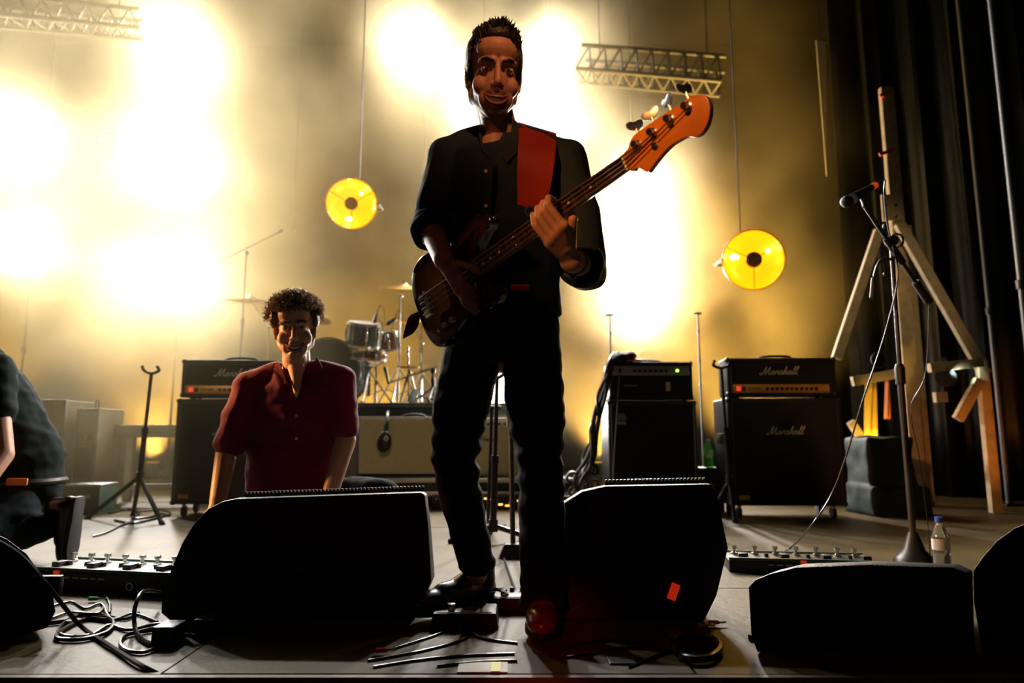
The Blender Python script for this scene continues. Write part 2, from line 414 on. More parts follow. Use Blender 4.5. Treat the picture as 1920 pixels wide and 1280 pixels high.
# low blinder shining between the bassist's legs, on the back of the drum riser
wash_lamp(938, 735, 600, 'low glaring lamp seen between the legs of the bassist', Y=8.2, r=.13)
MB().tube([P(938,735,8.5), Vector((P(938,735,8.5).x, 8.5, .02))], .02, 8).build('lamp_post', STEELB, None)
tag(bpy.data.objects['lamp_post'], 'short post holding the low lamp behind the bassist', 'pole')
def dish(px, py, Y, rpx, power, label, hang):
    """big amber dish lamp with a cap over the bulb"""
    p = P(px, py, Y); r = rpx/FPX*(Y*CT + (p.z-CAMZ)*ST)
    t = thing('dish_lamp', label, 'stage lamp', p, 0, 'amber dish lamps', world=True)
    d = Vector((-p.x*.5, -p.y, .4-p.z*.6)).normalized()
    em = mat('amber lit reflector', (1,.62,.03), .25, .2, emis=(1,.40,.002), estr=1.0)
    prof = [(r*.16,-.16),(r*.45,-.145),(r*.75,-.10),(r*.95,-.03),(r,.0)]
    MB().lathe(prof, p, d, 40, caps=False).build('reflector', em, t, fixn=False)
    MB().lathe([(a*1.03, h-.006) for a, h in prof] + [(r*1.05,.0),(r*1.05,.012),(r*1.0,.012)], p, d, 40, caps=False).build('shell', mat('amber glass rim', (.9,.55,.1), .3, trans=.4), t, fixn=False)
    MB().lathe([(.001,.035),(r*.26,.03),(r*.28,.0),(r*.24,-.03),(.001,-.035)], p, d, 28, caps=False).build('bulb_cap', mat('copper cap', (.80,.42,.16), .4, .5), t)
    bl = MB()
    for k in range(3): a, b = frame_of(d); an = 2.1*k+.5; bl.tube([p+d*.0+(a*math.cos(an)+b*math.sin(an))*r*.26, p+(a*math.cos(an)+b*math.sin(an))*r*.98], .004, 5)
    bl.build('strut', STEEL, t)
    hot = mat('amber lamp filament', (1,.9,.6), .3, emis=(1,.85,.4), estr=7)
    for k, an in enumerate((-1.35, 2.2) if px < 1000 else (.25, 2.6)):
        a, b = frame_of(d); q = p - d*.07 + (a*math.cos(an)+b*math.sin(an))*r*.60
        MB().ell(q, (r*.15 if k == 0 else r*.06, .02, r*.09)).build('bulb', hot, t)
    sx = Vector((1,0,0))
    MB().tube([p+sx*r*1.08, p+sx*r*1.12+Vector((0,.18,.0)), p+sx*.0+Vector((0,.30,0)), p-sx*r*1.12+Vector((0,.18,0)), p-sx*r*1.08], .012, 6).build('yoke', STEELB, t)
    if hang: MB().tube([p+Vector((0,.30,0)), Vector((p.x, p.y+.30, 8.28))], .006, 8).build('drop_pipe', POLE, t)
    spot('amber_light', p+d*.06, p+d, power, (1,.52,.06), 150, .4, .1)
dish(659, 382, 6.3, 46, 42, 'round amber dish lamp hanging over the drums', True)
dish(1413, 487, 5.9, 55, 42, 'round amber dish lamp hanging above the right guitar stack', True)
dish(190, 250, 8.3, 17, 10, 'small amber dish lamp almost lost in the haze', True)
# profile lamp on the timber frame
pl = P(1773, 707, 5.05)
t = thing('spot_lamp', 'small round white spot lamp clamped to the timber frame', 'stage lamp', pl, 0, None, world=True)
dd = (Vector((.3,0,.7))-pl).normalized()
MB().lathe([(.05,-.22),(.062,-.20),(.064,0),(.070,.0),(.070,.02),(.062,.02)], pl, dd, 24).build('housing', STEELB, t)
MB().lathe([(.001,.004),(.060,.004),(.05,.014),(.001,.018)], pl, dd, 24, caps=False).build('lens', mat('cool lit lens', (1,1,1), .3, emis=(.95,1,.98), estr=4), t)
MB().beam(pl-dd*.1+Vector((0,0,.06)), pl-dd*.1+Vector((.02,.02,.15)), .03, .03).build('clamp', STEELB, t)
spot('cool_light', pl+dd*.05+Vector((.04,0,.03)), pl+dd+Vector((1.3,.6,.25)), 14, (.75,1,.92), 100, .8, .03)
# front-of-house warm lamp, high over the crowd on the right, dim: shapes faces and the bass head
spot('front_amber', (-1.9, -1.3, 2.3), (.22, 1.5, 1.32), 400, (1,.38,.10), 15, .8, .10)
spot('front_amber', (.7, -1.0, 4.1), (-.04, 1.88, 1.70), 330, (1,.40,.17), 9, .8, .10)
spot('front_red', (-1.8, -1.0, 2.6), (.1, 1.95, .9), 7, (1,.10,.03), 40, .8, .15)
spot('front_red', (-.5, -1.4, 1.1), PZ(1016,1190,.04), 60, (1,.06,.02), 6, .8, .06)  # narrow red spot added to light the bassist's front shoe
# uplights added at the back only to tint the smoke gold
for k, (px, Y, pw, lab) in enumerate(((-60,9.0,1300,'added amber uplight tinting the smoke behind the crouching man'),(290,9.0,1200,'added amber uplight tinting the smoke behind the left guitar stack'),(700,9.2,2000,'added amber uplight tinting the smoke behind the drum riser'),(1120,9.0,2600,'added amber uplight tinting the smoke behind the bass stack'),(1385,8.2,4200,'added amber uplight tinting the smoke behind the right guitar stack'))):
    x = P(px, 800, Y).x; ul = thing('added_uplight', lab, 'stage lamp', (x, Y, 0), 0, 'added uplights tinting the smoke')
    MB().box((0,0,.03),(.22,.18,.06)).build('base', STEELB, ul, True, .006)
    MB().lathe([(.07,0),(.09,.16),(.085,.165)], (0,0,.06), (0,.05,1), 20).build('housing', STEELB, ul)
    MB().lathe([(.001,.168),(.08,.168)], (0,0,.06), (0,.05,1), 20, caps=False).build('lens', mat('added uplight lens', (1,.5,.08), .3, emis=(1,.5,.06), estr=3), ul)
    spot('haze_tint', (x,Y+.02,.26), (x,Y-.5,4.0), pw, (1,.62,.16), 105, .8, .10)
# side lamp in the left wing, out of the frame: lights arms and sleeves
spot('side_amber', (-4.0, 3.15, 1.5), (-1.05, 2.85, .62), 1000, (1,.50,.17), 20, .7, .10)
spot('frame_fill', (.4, -2.4, 4.4), (3.0, 5.5, 1.7), 380, (1,.78,.45), 12, .8, .10)  # unseen spot added to brighten the timber frame
spot('riser_fill', (.0, -2.4, 4.2), (-.65, 5.5, .65), 200, (1,.84,.48), 12, .8, .10)  # unseen spot added to brighten the beige amplifiers
# weak unseen spots added to brighten the amplifier fronts of the back line
spot('backline_fill', (.7, -2.4, 4.7), (1.95, 4.75, .95), 150, (1,.55,.22), 9, .8, .10)
spot('backline_fill', (-3.4, -2.2, 3.6), (-2.05, 4.8, 1.0), 170, (1,.75,.42), 8, .8, .10)
# ---------------------------------------------------------------- haze
def haze():
    """one domain of drifting smoke: thin veil plus denser clouds round the lamp groups"""
    o = MB().box((-1.6, 6.95, 3.9), (13.6, 6.7, 7.8)).build('haze', None, None, False)
    tag(o, 'warm stage smoke drifting behind the musicians', 'smoke', None, 'stuff')
    m = bpy.data.materials.new('stage haze'); m.use_nodes = True; nt = m.node_tree; nt.nodes.clear()
    N = nt.nodes.new; L = nt.links.new
    def math_(op, a, b):
        q = N('ShaderNodeMath'); q.operation = op
        for i, v in enumerate((a, b)):
            if isinstance(v, (int, float)): q.inputs[i].default_value = v
            else: L(v, q.inputs[i])
        return q.outputs[0]
    def ramp(v, a, b, c, d):
        q = N('ShaderNodeMapRange'); q.interpolation_type = 'SMOOTHSTEP'; q.inputs[1].default_value = a; q.inputs[2].default_value = b; q.inputs[3].default_value = c; q.inputs[4].default_value = d; L(v, q.inputs[0]); return q.outputs[0]
    out = N('ShaderNodeOutputMaterial'); vs = N('ShaderNodeVolumePrincipled')
    vs.inputs['Color'].default_value = (1,.84,.48,1); vs.inputs['Anisotropy'].default_value = HAZE_G
    geo = N('ShaderNodeNewGeometry'); n = N('ShaderNodeTexNoise'); n.inputs['Scale'].default_value = .75; n.inputs['Detail'].default_value = 3.5
    add = N('ShaderNodeVectorMath'); add.operation = 'ADD'; add.inputs[1].default_value = HAZE_OFF
    L(geo.outputs['Position'], add.inputs[0]); L(add.outputs[0], n.inputs['Vector'])
    sx = N('ShaderNodeSeparateXYZ'); L(geo.outputs['Position'], sx.inputs[0])
    nz = ramp(n.outputs[0], .34, .68, .12, 1.6)
    tot = math_('MULTIPLY', ramp(sx.outputs['Y'], 6.3, 7.6, 0, 1), HAZE_BASE)
    for px, py, Y, rx, rz, den in CLOUDS:
        c = P(px, py, Y); sub = N('ShaderNodeVectorMath'); sub.operation = 'SUBTRACT'; sub.inputs[1].default_value = c; L(geo.outputs['Position'], sub.inputs[0])
        sc = N('ShaderNodeVectorMath'); sc.operation = 'MULTIPLY'; sc.inputs[1].default_value = (1/rx, 1/1.5, 1/rz); L(sub.outputs[0], sc.inputs[0])
        ln = N('ShaderNodeVectorMath'); ln.operation = 'LENGTH'; L(sc.outputs[0], ln.inputs[0])
        tot = math_('ADD', tot, ramp(ln.outputs['Value'], 0, 1, den, 0))
    veil = math_('MULTIPLY', ramp(sx.outputs['X'], -2.6, -1.0, HAZE_VEIL, 0), ramp(sx.outputs['Y'], 3.7, 4.6, 0, 1))
    tot = math_('ADD', tot, veil)
    tot = math_('MULTIPLY', tot, nz); tot = math_('MULTIPLY', tot, ramp(sx.outputs['X'], 2.9, 4.5, 1, .03))
    L(tot, vs.inputs['Density']); L(vs.outputs[0], out.inputs['Volume'])
    o.data.materials.append(m)
HAZE_OFF = (3.1, 0.7, 1.4); HAZE_BASE = .055; HAZE_VEIL = .045; HAZE_G = .5
CLOUDS = [(30,275,8.0,1.3,1.2,.22),(50,480,8.0,1.5,1.1,.18),(350,60,8.0,1.7,1.7,.24),(350,330,8.0,1.8,2.0,.24),(270,570,7.8,2.2,1.5,.26),(830,120,8.0,2.1,2.1,.24),(1060,170,8.0,1.6,1.8,.20),(1200,340,8.0,1.5,1.3,.18),(1220,500,8.0,1.7,1.8,.24),(1400,430,7.8,1.6,2.2,.10),(938,735,7.6,.6,.5,.35)]
haze()
# ================================================================ amplifiers
def rounded_box(name, c, size, m, parent, bevel=.012, taper=None): return MB().box(c, size, None, taper).build(name, m, parent, True, bevel, 3)
def caster(parent, x, y, h=.075):
    c = MB().tube([(x,y,h),(x,y,h-.02)], .014, 8).build('caster', STEEL, parent)
    MB().lathe([(.012,-.014),(h*.42,-.012),(h*.42,.012),(.012,.014)], (x, y+.012, h*.42), (1,0,0), 14).build('wheel', RUBBER, c)
def corner_set(parent, w, d, z0, z1):
    for sx in (-1,1):
        for z in (z0, z1):
            MB().ell((sx*(w/2-.012), -(d/2-.012), z+(.014 if z == z0 else -.014)), (.020,.020,.020), n=10, m=6).build('corner_cap', BLACKP, parent)
def knob_row(parent, xs, y, z, r=.010, m=None):
    me = MB().lathe([(r,0),(r,.008),(r*.8,.016),(.001,.016)], (0,0,0), (0,-1,0), 14, caps=False).mesh('knob')
    for x in xs:
        o = put('knob', me, m or BLACKP, parent); o.location = (x, y, z)
def handle_bar(parent, z, w=.24):
    MB().tube(spline([(-w/2,0,z),(-w/2+.03,0,z+.018),(0,0,z+.024),(w/2-.03,0,z+.018),(w/2,0,z)], 6), .009, 8).build('handle', RUBBER, parent)
def piping_rect(parent, y, x0, x1, z0, z1, r=.0035, m=None):
    MB().tube([(x0,y,z0),(x1,y,z0),(x1,y,z1),(x0,y,z1),(x0,y,z0)], r, 6).build('piping', m or PIPING, parent)
DPIPE = mat('dark piping', (.05,.05,.05), .4)
def guitar_stack(loc, rz, lab_head, lab_cab, seed, pipe):
    W, D, HC, Z0 = .77, .36, .72, .085
    cab = thing('speaker_cabinet', lab_cab, 'speaker cabinet', loc, rz, 'guitar speaker cabinets')
    rounded_box('body', (0,0,Z0+HC/2), (W,D,HC), TOLEX, cab, .014)
    fr = MB(); y = -D/2-.004
    rounded_box('grille', (0,y,Z0+HC/2), (W-.07,.012,HC-.07), GRILLB, cab, .004)
    piping_rect(cab, y-.006, -W/2+.032, W/2-.032, Z0+.032, Z0+HC-.032, .003, pipe)
    cursive('Marshall', .050, (-.115, y-.006, Z0+HC*.66), (1,0,0), (0,0,1), (0,-1,0)).build('logo', LOGO, cab)
    MB().box((-W/2+.085,y-.007,Z0+.055),(.07,.003,.028)).build('model_plate', GOLD, cab)
    for sx in (-1,1):
        MB().box((sx*(W/2+.002),0,Z0+HC*.62),(.012,.16,.07)).build('side_handle', BLACKP, cab, True, .004)
    corner_set(cab, W, D, Z0, Z0+HC)
    for sx in (-1,1):
        for sy in (-1,1): caster(cab, sx*(W/2-.07), sy*(D/2-.06), Z0)
    zt = Z0+HC; HH = .265; WH = .745; DH = .21
    hl = Matrix.Rotation(rz, 4, 'Z') @ Vector((0, -.06, zt)) + Vector(loc)
    hd = thing('amplifier_head', lab_head, 'amplifier', hl, rz, 'guitar amplifier heads')
    for sx in (-1,1):
        for sy in (-1,1): MB().lathe([(.018,0),(.02,.014)], (sx*.30, sy*.07, 0), n=10).build('foot', RUBBER, hd)
    zb = .014; y = -DH/2
    rounded_box('body', (0,0,zb+HH/2), (WH,DH,HH), TOLEX, hd, .014)
    rounded_box('front_cloth', (0,y-.003,zb+HH*.63), (WH-.06,.01,HH*.50), GRILLB, hd, .004)
    MB().box((-.01,y-.006,zb+HH*.19),(WH-.09,.008,HH*.22)).build('control_panel', GOLD, hd, True, .002)
    piping_rect(hd, y-.009, -WH/2+.028, WH/2-.028, zb+.022, zb+HH-.022, .0025, pipe)
    piping_rect(hd, y-.010, -WH/2+.034, WH/2-.034, zb+HH*.12, zb+HH*.37, .0018, DPIPE)
    cursive('Marshall', .052, (-.135, y-.009, zb+HH*.56), (1,0,0), (0,0,1), (0,-1,0)).build('logo', LOGO, hd)
    knob_row(hd, [-.105+i*.033 for i in range(11)], y-.010, zb+HH*.19, .0115)
    MB().box((-.30,y-.013,zb+HH*.19),(.024,.012,.030)).build('power_switch', mat('red lit switch', (.8,.04,.02), .4, emis=(1,.05,.02), estr=.8), hd, True, .003)
    MB().box((-.265,y-.013,zb+HH*.19),(.022,.012,.028)).build('standby_switch', BLACKP, hd, True, .003)
    tm = text_mesh('JCM 800', .024, 'panel_lettering'); o = put('panel_lettering', tm, mat('dark print', (.05,.03,.01), .5), hd); o.location = (-.19, y-.0115, zb+HH*.19)
    handle_bar(hd, zb+HH)
    corner_set(hd, WH, DH, zb, zb+HH)
    return cab, hd
# left stack (behind the kneeling man) and right stack
def place(px, Yf, D, py=640): return P(px, py, Yf).x
gl = P(428, 960, 4.85); guitar_stack((gl.x-.0, 4.98, 0), .10, 'gold panel amplifier head behind the shoulder of the man in the crimson shirt', 'black guitar cabinet on casters behind the man in the crimson shirt', 1, DPIPE)
gr = P(1477, 960, 4.72); guitar_stack((gr.x, 4.85, 0), -.03, 'gold panel amplifier head under the amber dish lamp, fully in view', 'black guitar cabinet with white script logo beside the timber frame', 2, DPIPE)
# ---------------------------------------------------------------- bass stack
def bass_stack(loc, rz):
    W, D, HC, Z0 = .66, .40, .74, .07
    cab = thing('bass_cabinet', 'black bass speaker cabinet with arched emblem on its grille', 'speaker cabinet', loc, rz)
    rounded_box('body', (0,0,Z0+HC/2), (W,D,HC), TOLEX, cab, .014); y = -D/2-.003
    rounded_box('grille', (0,y,Z0+HC/2), (W-.06,.012,HC-.06), GRILLB, cab, .004)
    piping_rect(cab, y-.006, -W/2+.022, W/2-.022, Z0+.022, Z0+HC-.022, .004, STEEL)
    em = MB()   # arched emblem
    ez0 = Z0+HC-.165; ex = -W/2+.095
    em.box((ex, y-.008, ez0), (.07,.004,.022))
    emb = mat('emblem grey', (.38,.40,.36), .45)
    for r in (.034,.024,.014,.005):
        pts = [(ex-r, y-.009, ez0+.020)] + [(ex+r*math.cos(math.pi-a*math.pi/14), y-.009, ez0+.035+r*math.sin(a*math.pi/14)) for a in range(15)] + [(ex+r, y-.009, ez0+.020)]
        em.tube(pts, .0036, 6)
    em.build('emblem', emb, cab)
    corner_set(cab, W, D, Z0, Z0+HC)
    for sx in (-1,1):
        for sy in (-1,1): caster(cab, sx*(W/2-.07), sy*(D/2-.06), Z0)
    zt = Z0+HC; HH, WH, DH = .285, .63, .30
    hd = thing('bass_amplifier', 'bass amplifier head with silver knob panel and green pilot light', 'amplifier', (loc[0], loc[1]-.04, zt), rz)
    for sx in (-1,1):
        for sy in (-1,1): MB().lathe([(.016,0),(.018,.012)], (sx*.26, sy*.10, 0), n=10).build('foot', RUBBER, hd)
    zb = .012; y = -DH/2
    rounded_box('body', (0,0,zb+HH/2), (WH,DH,HH), TOLEX, hd, .014)
    MB().box((0,y-.004,zb+HH*.76),(WH-.05,.008,.070)).build('control_panel', mat('silver panel', (.42,.42,.38), .4, .5), hd, True, .002)
    rounded_box('front_cloth', (0,y-.003,zb+HH*.34), (WH-.05,.01,HH*.50), GRILLB, hd, .004)
    knob_row(hd, [-.125+i*.040 for i in range(7)], y-.008, zb+HH*.74, .0125)
    knob_row(hd, [.172,.226], y-.008, zb+HH*.76, .006)
    MB().ell((.199,y-.010,zb+HH*.76),(.009,.006,.009)).build('pilot_light', mat('green pilot', (.3,1,.1), .3, emis=(.35,1,.05), estr=6), hd)
    MB().box((-.285,y-.012,zb+HH*.80),(.016,.010,.024)).build('power_switch', mat('dull red', (.35,.03,.02), .4), hd, True, .003)
    MB().box((-.235,y-.010,zb+HH*.76),(.020,.010,.034)).build('input_jack', BLACKP, hd, True, .003)
    MB().box((-.155,y-.010,zb+HH*.36),(.10,.003,.006)).build('name_plate', emb, hd)
    MB().box((.125,y-.011,zb+HH*.34),(.032,.006,.066)).build('paper_tag', mat('cream tag', (.8,.66,.36), .6), hd)
    handle_bar(hd, zb+HH)
    corner_set(hd, WH, DH, zb, zb+HH)
bs = P(1226, 918, 5.15); bass_stack((bs.x, 5.33, 0), 0.0)
# ---------------------------------------------------------------- beige combos on a low rolling platform, drum riser behind
LOWM = mat('platform edge dark', (.02,.03,.028), .6)
def low_platform():
    x0, x1 = P(640,910,5.5).x, P(1075,910,5.5).x; z0, z1, y0, y1 = .085, .225, 5.45, 6.02
    t = thing('rolling_platform', 'low rolling platform with pale metal edges carrying the beige amplifiers', 'platform', ((x0+x1)/2, (y0+y1)/2, 0), 0, None, world=True)
    MB().box(((x0+x1)/2,(y0+y1)/2,(z0+z1)/2),(x1-x0-.02,y1-y0-.02,z1-z0-.02)).build('deck', LOWM, t, False)
    for z in (z0+.018, z1-.018): MB().box(((x0+x1)/2,y0,z),(x1-x0,.03,.036)).build('edge_rail', ALU, t, True, .004)
    for k in range(4):
        x = x0+.15+(x1-x0-.3)*k/3
        c = MB().box((x,y0+.12,.072),(.05,.06,.03)).build('caster', STEEL, t, True, .004)
        MB().lathe([(.01,-.015),(.035,-.013),(.035,.013),(.01,.015)], (x, y0+.13, .036), (1,0,0), 14).build('wheel', RUBBER, c)
        c2 = MB().box((x,y1-.12,.072),(.05,.06,.03)).build('caster', STEEL, t, True, .004)
        MB().lathe([(.01,-.015),(.035,-.013),(.035,.013),(.01,.015)], (x, y1-.11, .036), (1,0,0), 14).build('wheel', RUBBER, c2)
low_platform()
TWEED = mat('beige grille cloth', (.55,.47,.29), .85, var=.12, vscale=120, bump=.35, bscale=420)
CREAM = mat('pale tolex', (.55,.50,.38), .6, bump=.2, bscale=200)
def combo(px0, px1, py0, py1, Yf, label, logo, knobs, bodym):
    a, b = P(px0, py1, Yf), P(px1, py0, Yf); w = b.x-a.x; h = b.z-.225; D = .27
    t = thing('guitar_combo', label, 'amplifier', ((a.x+b.x)/2, Yf+D/2, .225), 0, 'beige amplifiers on the platform')
    for sx in (-1,1):
        for sy in (-1,1): MB().lathe([(.016,0),(.018,.015)], (sx*(w/2-.05), sy*(D/2-.04), 0), n=10).build('foot', RUBBER, t)
    zb = .014; hh = h-zb
    rounded_box('body', (0,0,zb+hh/2), (w,D,hh), bodym, t, .012)
    y = -D/2-.004; ph = .085 if knobs else 0.0
    rounded_box('grille', (0,y,zb+(hh-ph)/2), (w-.03,.012,hh-ph-.03), TWEED, t, .004)
    if knobs:
        MB().box((0,y,zb+hh-.05),(w-.03,.010,.066)).build('control_panel', mat('pale panel', (.6,.58,.5), .4, .3), t, True, .002)
        knob_row(t, [-w/2+.07+i*.045 for i in range(int((w-.12)/.045))], y-.005, zb+hh-.05, .011)
    if logo: cursive(logo, .042, (-w/2+.05, y-.006, zb+hh-ph-.10), (1,0,0), (0,0,1), (0,-1,0)).build('logo', mat('logo dark', (.10,.09,.07), .4), t)
    handle_bar(t, zb+hh, .2)
combo(668, 872, 781, 900, 5.52, 'wide beige cloth fronted cabinet below the drums', None, False, mat('black tolex edge', (.012,.012,.012), .5))
combo(888, 1052, 783, 900, 5.55, 'pale combo amplifier with knob row seen between the legs of the bassist', 'Fender', True, CREAM)
def drum_riser():
    x0, x1, y0, y1, z = P(360,770,6.1).x, P(1000,770,6.1).x, 6.08, 8.0, .845
    t = thing('drum_riser', 'tall dark drum riser under the drum kit', 'riser', ((x0+x1)/2, (y0+y1)/2, 0), 0, None, world=True)
    MB().box(((x0+x1)/2,(y0+y1)/2,z-.05),(x1-x0,y1-y0,.10)).build('deck', mat('riser deck', (.03,.05,.045), .55), t, True, .004)
    MB().box(((x0+x1)/2,y0-.006,z-.035),(x1-x0,.012,.03)).build('front_rail', mat('rail green grey', (.06,.09,.08), .4, .4), t, True, .003)
    for k in range(4):
        for y in (y0+.08, y1-.08): MB().tube([(x0+.1+(x1-x0-.2)*k/3,y,0),(x0+.1+(x1-x0-.2)*k/3,y,z-.1)], .03, 8).build('leg', ALU, t)
    MB().box(((x0+x1)/2,y0+.03,(z-.1)/2),(x1-x0-.04,.01,z-.1)).build('skirt', mat('grey skirt cloth', (.20,.19,.15), .85), t, False)
    return z
RZ = drum_riser()
# ================================================================ drum kit on the riser
SHELL = mat('green sparkle shell', (.05,.085,.075), .22, .35, var=.5, vscale=90, coat=.6)
HEADM = mat('drum head', (.65,.62,.55), .5)
def drum(name, label, c, r, h, axis, mshell=None, group='drums of the kit', lugs=8, world_legs=None, cat='drum', head=None):
    c = Vector(c); ax = Vector(axis).normalized(); a, b = frame_of(ax)
    t = thing(name, label, cat, c, 0, group, world=True)
    MB().lathe([(r,-h/2),(r*1.005,0),(r,h/2)], c, ax, 36).build('shell', mshell or SHELL, t)
    for s in (-1,1):
        MB().lathe([(r*.93,s*(h/2+.001)),(r*1.04,s*(h/2+.001)),(r*1.045,s*(h/2-.022)),(r*1.01,s*(h/2-.022))], c, ax, 36, caps=False).build('hoop', CHROME, t)
        MB().lathe([(.001,s*(h/2+.004)),(r*.95,s*(h/2+.003))], c, ax, 36, caps=False).build('drum_head', head or HEADM, t)
    for i in range(lugs):
        an = 2*math.pi*(i+.5)/lugs; q = c + (a*math.cos(an)+b*math.sin(an))*(r*1.02)
        lg = MB().cap(q-ax*(h*.16), q+ax*(h*.16), .011, .011, 8).build('lug', CHROME, t)
        MB().tube([q-ax*(h/2-.01), q+ax*(h/2-.01)], .005, 6).build('tension_rod', CHROME, lg)
    return t
def tripod(parent, base, r=.26, h=.34, m=CHROME):
    base = Vector(base)
    for k in range(3):
        an = k*2.094+.5; f = base + Vector((math.cos(an)*r, math.sin(an)*r, .012))
        lg = MB().tube([base+Vector((0,0,h)), f], .009, 6).build('leg', m, parent)
        MB().cap(f-Vector((0,0,.0)), f+Vector((0,0,.02)), .012, .012, 8).build('rubber_foot', RUBBER, lg)
        MB().tube([base+Vector((0,0,h*.3)), (base+Vector((0,0,h)))*.45+f*.55], .006, 6).build('brace', m, parent)
YD = 6.75
bd = P(622, 735, YD)
drum('bass_drum', 'dark bass drum behind the man in the crimson shirt', (bd.x, YD, RZ+.335), .315, .40, (0,-1,.0), mat('black drum shell', (.012,.012,.013), .25, coat=.5), head=mat('black drum head', (.015,.016,.016), .35))
tc = P(682, 627, YD-.15)
tm = drum('rack_tom', 'green sparkle tom with chrome lugs above the beige cabinet', tc, .165, .235, (.12,-.25,1))
tc2 = P(722, 640, YD+.25)
drum('floor_tom', 'shadowed second tom behind the green sparkle tom', tc2, .15, .20, (-.1,-.2,1), mat('brown shell', (.10,.045,.02), .25, coat=.5))
sn = P(690, 667, YD-.10)
drum('snare_drum', 'shallow reddish snare drum under the green sparkle tom', (sn.x, YD-.10, sn.z), .18, .09, (.05,-.1,1), mat('red brown shell', (.18,.05,.03), .25, coat=.5), lugs=10)
# stand carrying tom and snare
t = thing('drum_stand', 'chrome double braced stand under the snare drum', 'stand', (sn.x, YD-.02, RZ), 0, 'drum hardware', world=True)
MB().tube([(sn.x,YD-.02,RZ+.1),(sn.x,YD-.02,sn.z-.05)], .014, 8).build('tube', CHROME, t)
MB().tube([(sn.x+.06,YD+.02,RZ+.02),(sn.x+.06,YD+.02,tc.z+.02)], .013, 8).build('tube', CHROME, t)
MB().tube([(sn.x-.04,YD-.06,RZ+.02),(sn.x-.03,YD+.0,tc.z-.10)], .011, 8).build('tube', STEELB, t)
MB().tube([(sn.x+.06,YD+.02,tc.z-.02),(tc.x+.02,YD-.0,tc.z-.02)], .012, 8).build('arm', CHROME, t)
for k in range(3): MB().tube([(sn.x,YD-.02,sn.z-.12),(sn.x+math.cos(k*2.1)*.14,YD-.02+math.sin(k*2.1)*.14,sn.z-.05)], .008, 6).build('basket_arm', CHROME, t)
tripod(t, (sn.x, YD-.02, RZ), .26, .36)
for k in range(3): MB().ell((sn.x+.01*k, YD-.05, RZ+.22+.17*k), (.024,.02,.02)).build('wing_nut', CHROME, t)
def cymbal(label, c, r, axis, base_xy, tiltarm=False, m=BRASS):
    c = Vector(c); ax = Vector(axis).normalized()
    t = thing('cymbal', label, 'cymbal', c, 0, 'cymbals of the kit', world=True)
    prof = [(.006,.030),(.03,.028),(r*.19,.010),(r*.24,.004),(r*.6,-.008),(r*.98,-.026),(r,-.028),(r*.98,-.030),(r*.6,-.012),(r*.24,0),(.006,.024)]
    MB().lathe(prof, c, ax, 40, caps=False).build('bow', m, t)
    MB().lathe([(.018,.028),(.018,.04),(.008,.055),(.001,.056)], c, ax, 12, caps=False).build('wing_nut', CHROME, t)
    s = thing('cymbal_stand', label.replace('cymbal', 'stand holding the cymbal', 1) if False else 'chrome stand under the '+label, 'stand', (base_xy[0], base_xy[1], RZ), 0, 'drum hardware', world=True)
    top = c - ax*.015; b = Vector((base_xy[0], base_xy[1], RZ))
    j = Vector((b.x, b.y, c.z-.10)) if not tiltarm else Vector((b.x, b.y, c.z-.25))
    MB().tube([b+Vector((0,0,.05)), Vector((b.x,b.y,RZ+(j.z-RZ)*.55))], .014, 8).build('lower_tube', CHROME, s)
    MB().tube([Vector((b.x,b.y,RZ+(j.z-RZ)*.5)), j], .010, 8).build('upper_tube', CHROME, s)
    MB().tube([j, top], .008, 8).build('tilter_arm', CHROME, s)
    MB().ell(j, (.03,.022,.022)).build('tilter', CHROME, s)
    MB().lathe([(.022,0),(.022,.05)], (b.x,b.y,RZ+(j.z-RZ)*.52), n=12).build('clamp', CHROME, s)
    tripod(s, b, .28, .40)
cc = P(757, 536, YD+.1); cymbal('crash cymbal glowing amber beside the bassist', cc, .25, (.03,-.22,1), (P(747,700,YD+.1).x, YD+.1))
c2 = P(588, 592, YD+.5); cymbal('tilted ride cymbal behind the curly haired man', c2, .20, (.35,-.40,1), (P(560,700,YD+.6).x, YD+.6), True)
c3 = P(470, 560, YD+.4); cymbal('crash cymbal above the left guitar stack', c3, .26, (.05,-.10,1), (P(500,700,YD+.7).x, YD+.7), True)
c4 = P(772, 598, YD+.45); cymbal('dim splash cymbal behind the crash cymbal stand', c4, .15, (-.1,-.1,1), (P(790,700,YD+.5).x, YD+.5), True)
# hi-hat pedal stand
hx = P(768, 700, YD-.25).x
t = thing('hi_hat_stand', 'chrome hi-hat stand with pedal at the riser edge', 'stand', (hx, YD-.25, RZ), 0, 'drum hardware', world=True)
MB().tube([(hx,YD-.25,RZ+.03),(hx-.02,YD-.25,P(770,650,YD-.25).z)], .008, 8).build('rod', CHROME, t)
for k in range(5): MB().ell((hx-.018,YD-.25,P(770,652+k*9,YD-.25).z), (.014,.014,.018), n=8, m=6).build('clutch', CHROME, t)
MB().beam((hx+.02,YD-.30,RZ+.03),(hx+.10,YD-.42,RZ+.14),.07,.014).build('pedal', CHROME, t)
for sx in (-1,1): MB().tube([(hx+sx*.09,YD-.25,RZ+.01),(hx,YD-.25,RZ+.34)], .010, 6).build('leg', CHROME, t)
MB().lathe([(.09,0),(.10,.012)], (hx, YD-.25, P(770,690,YD-.25).z), n=20).build('lower_cymbal', BRASS, t)
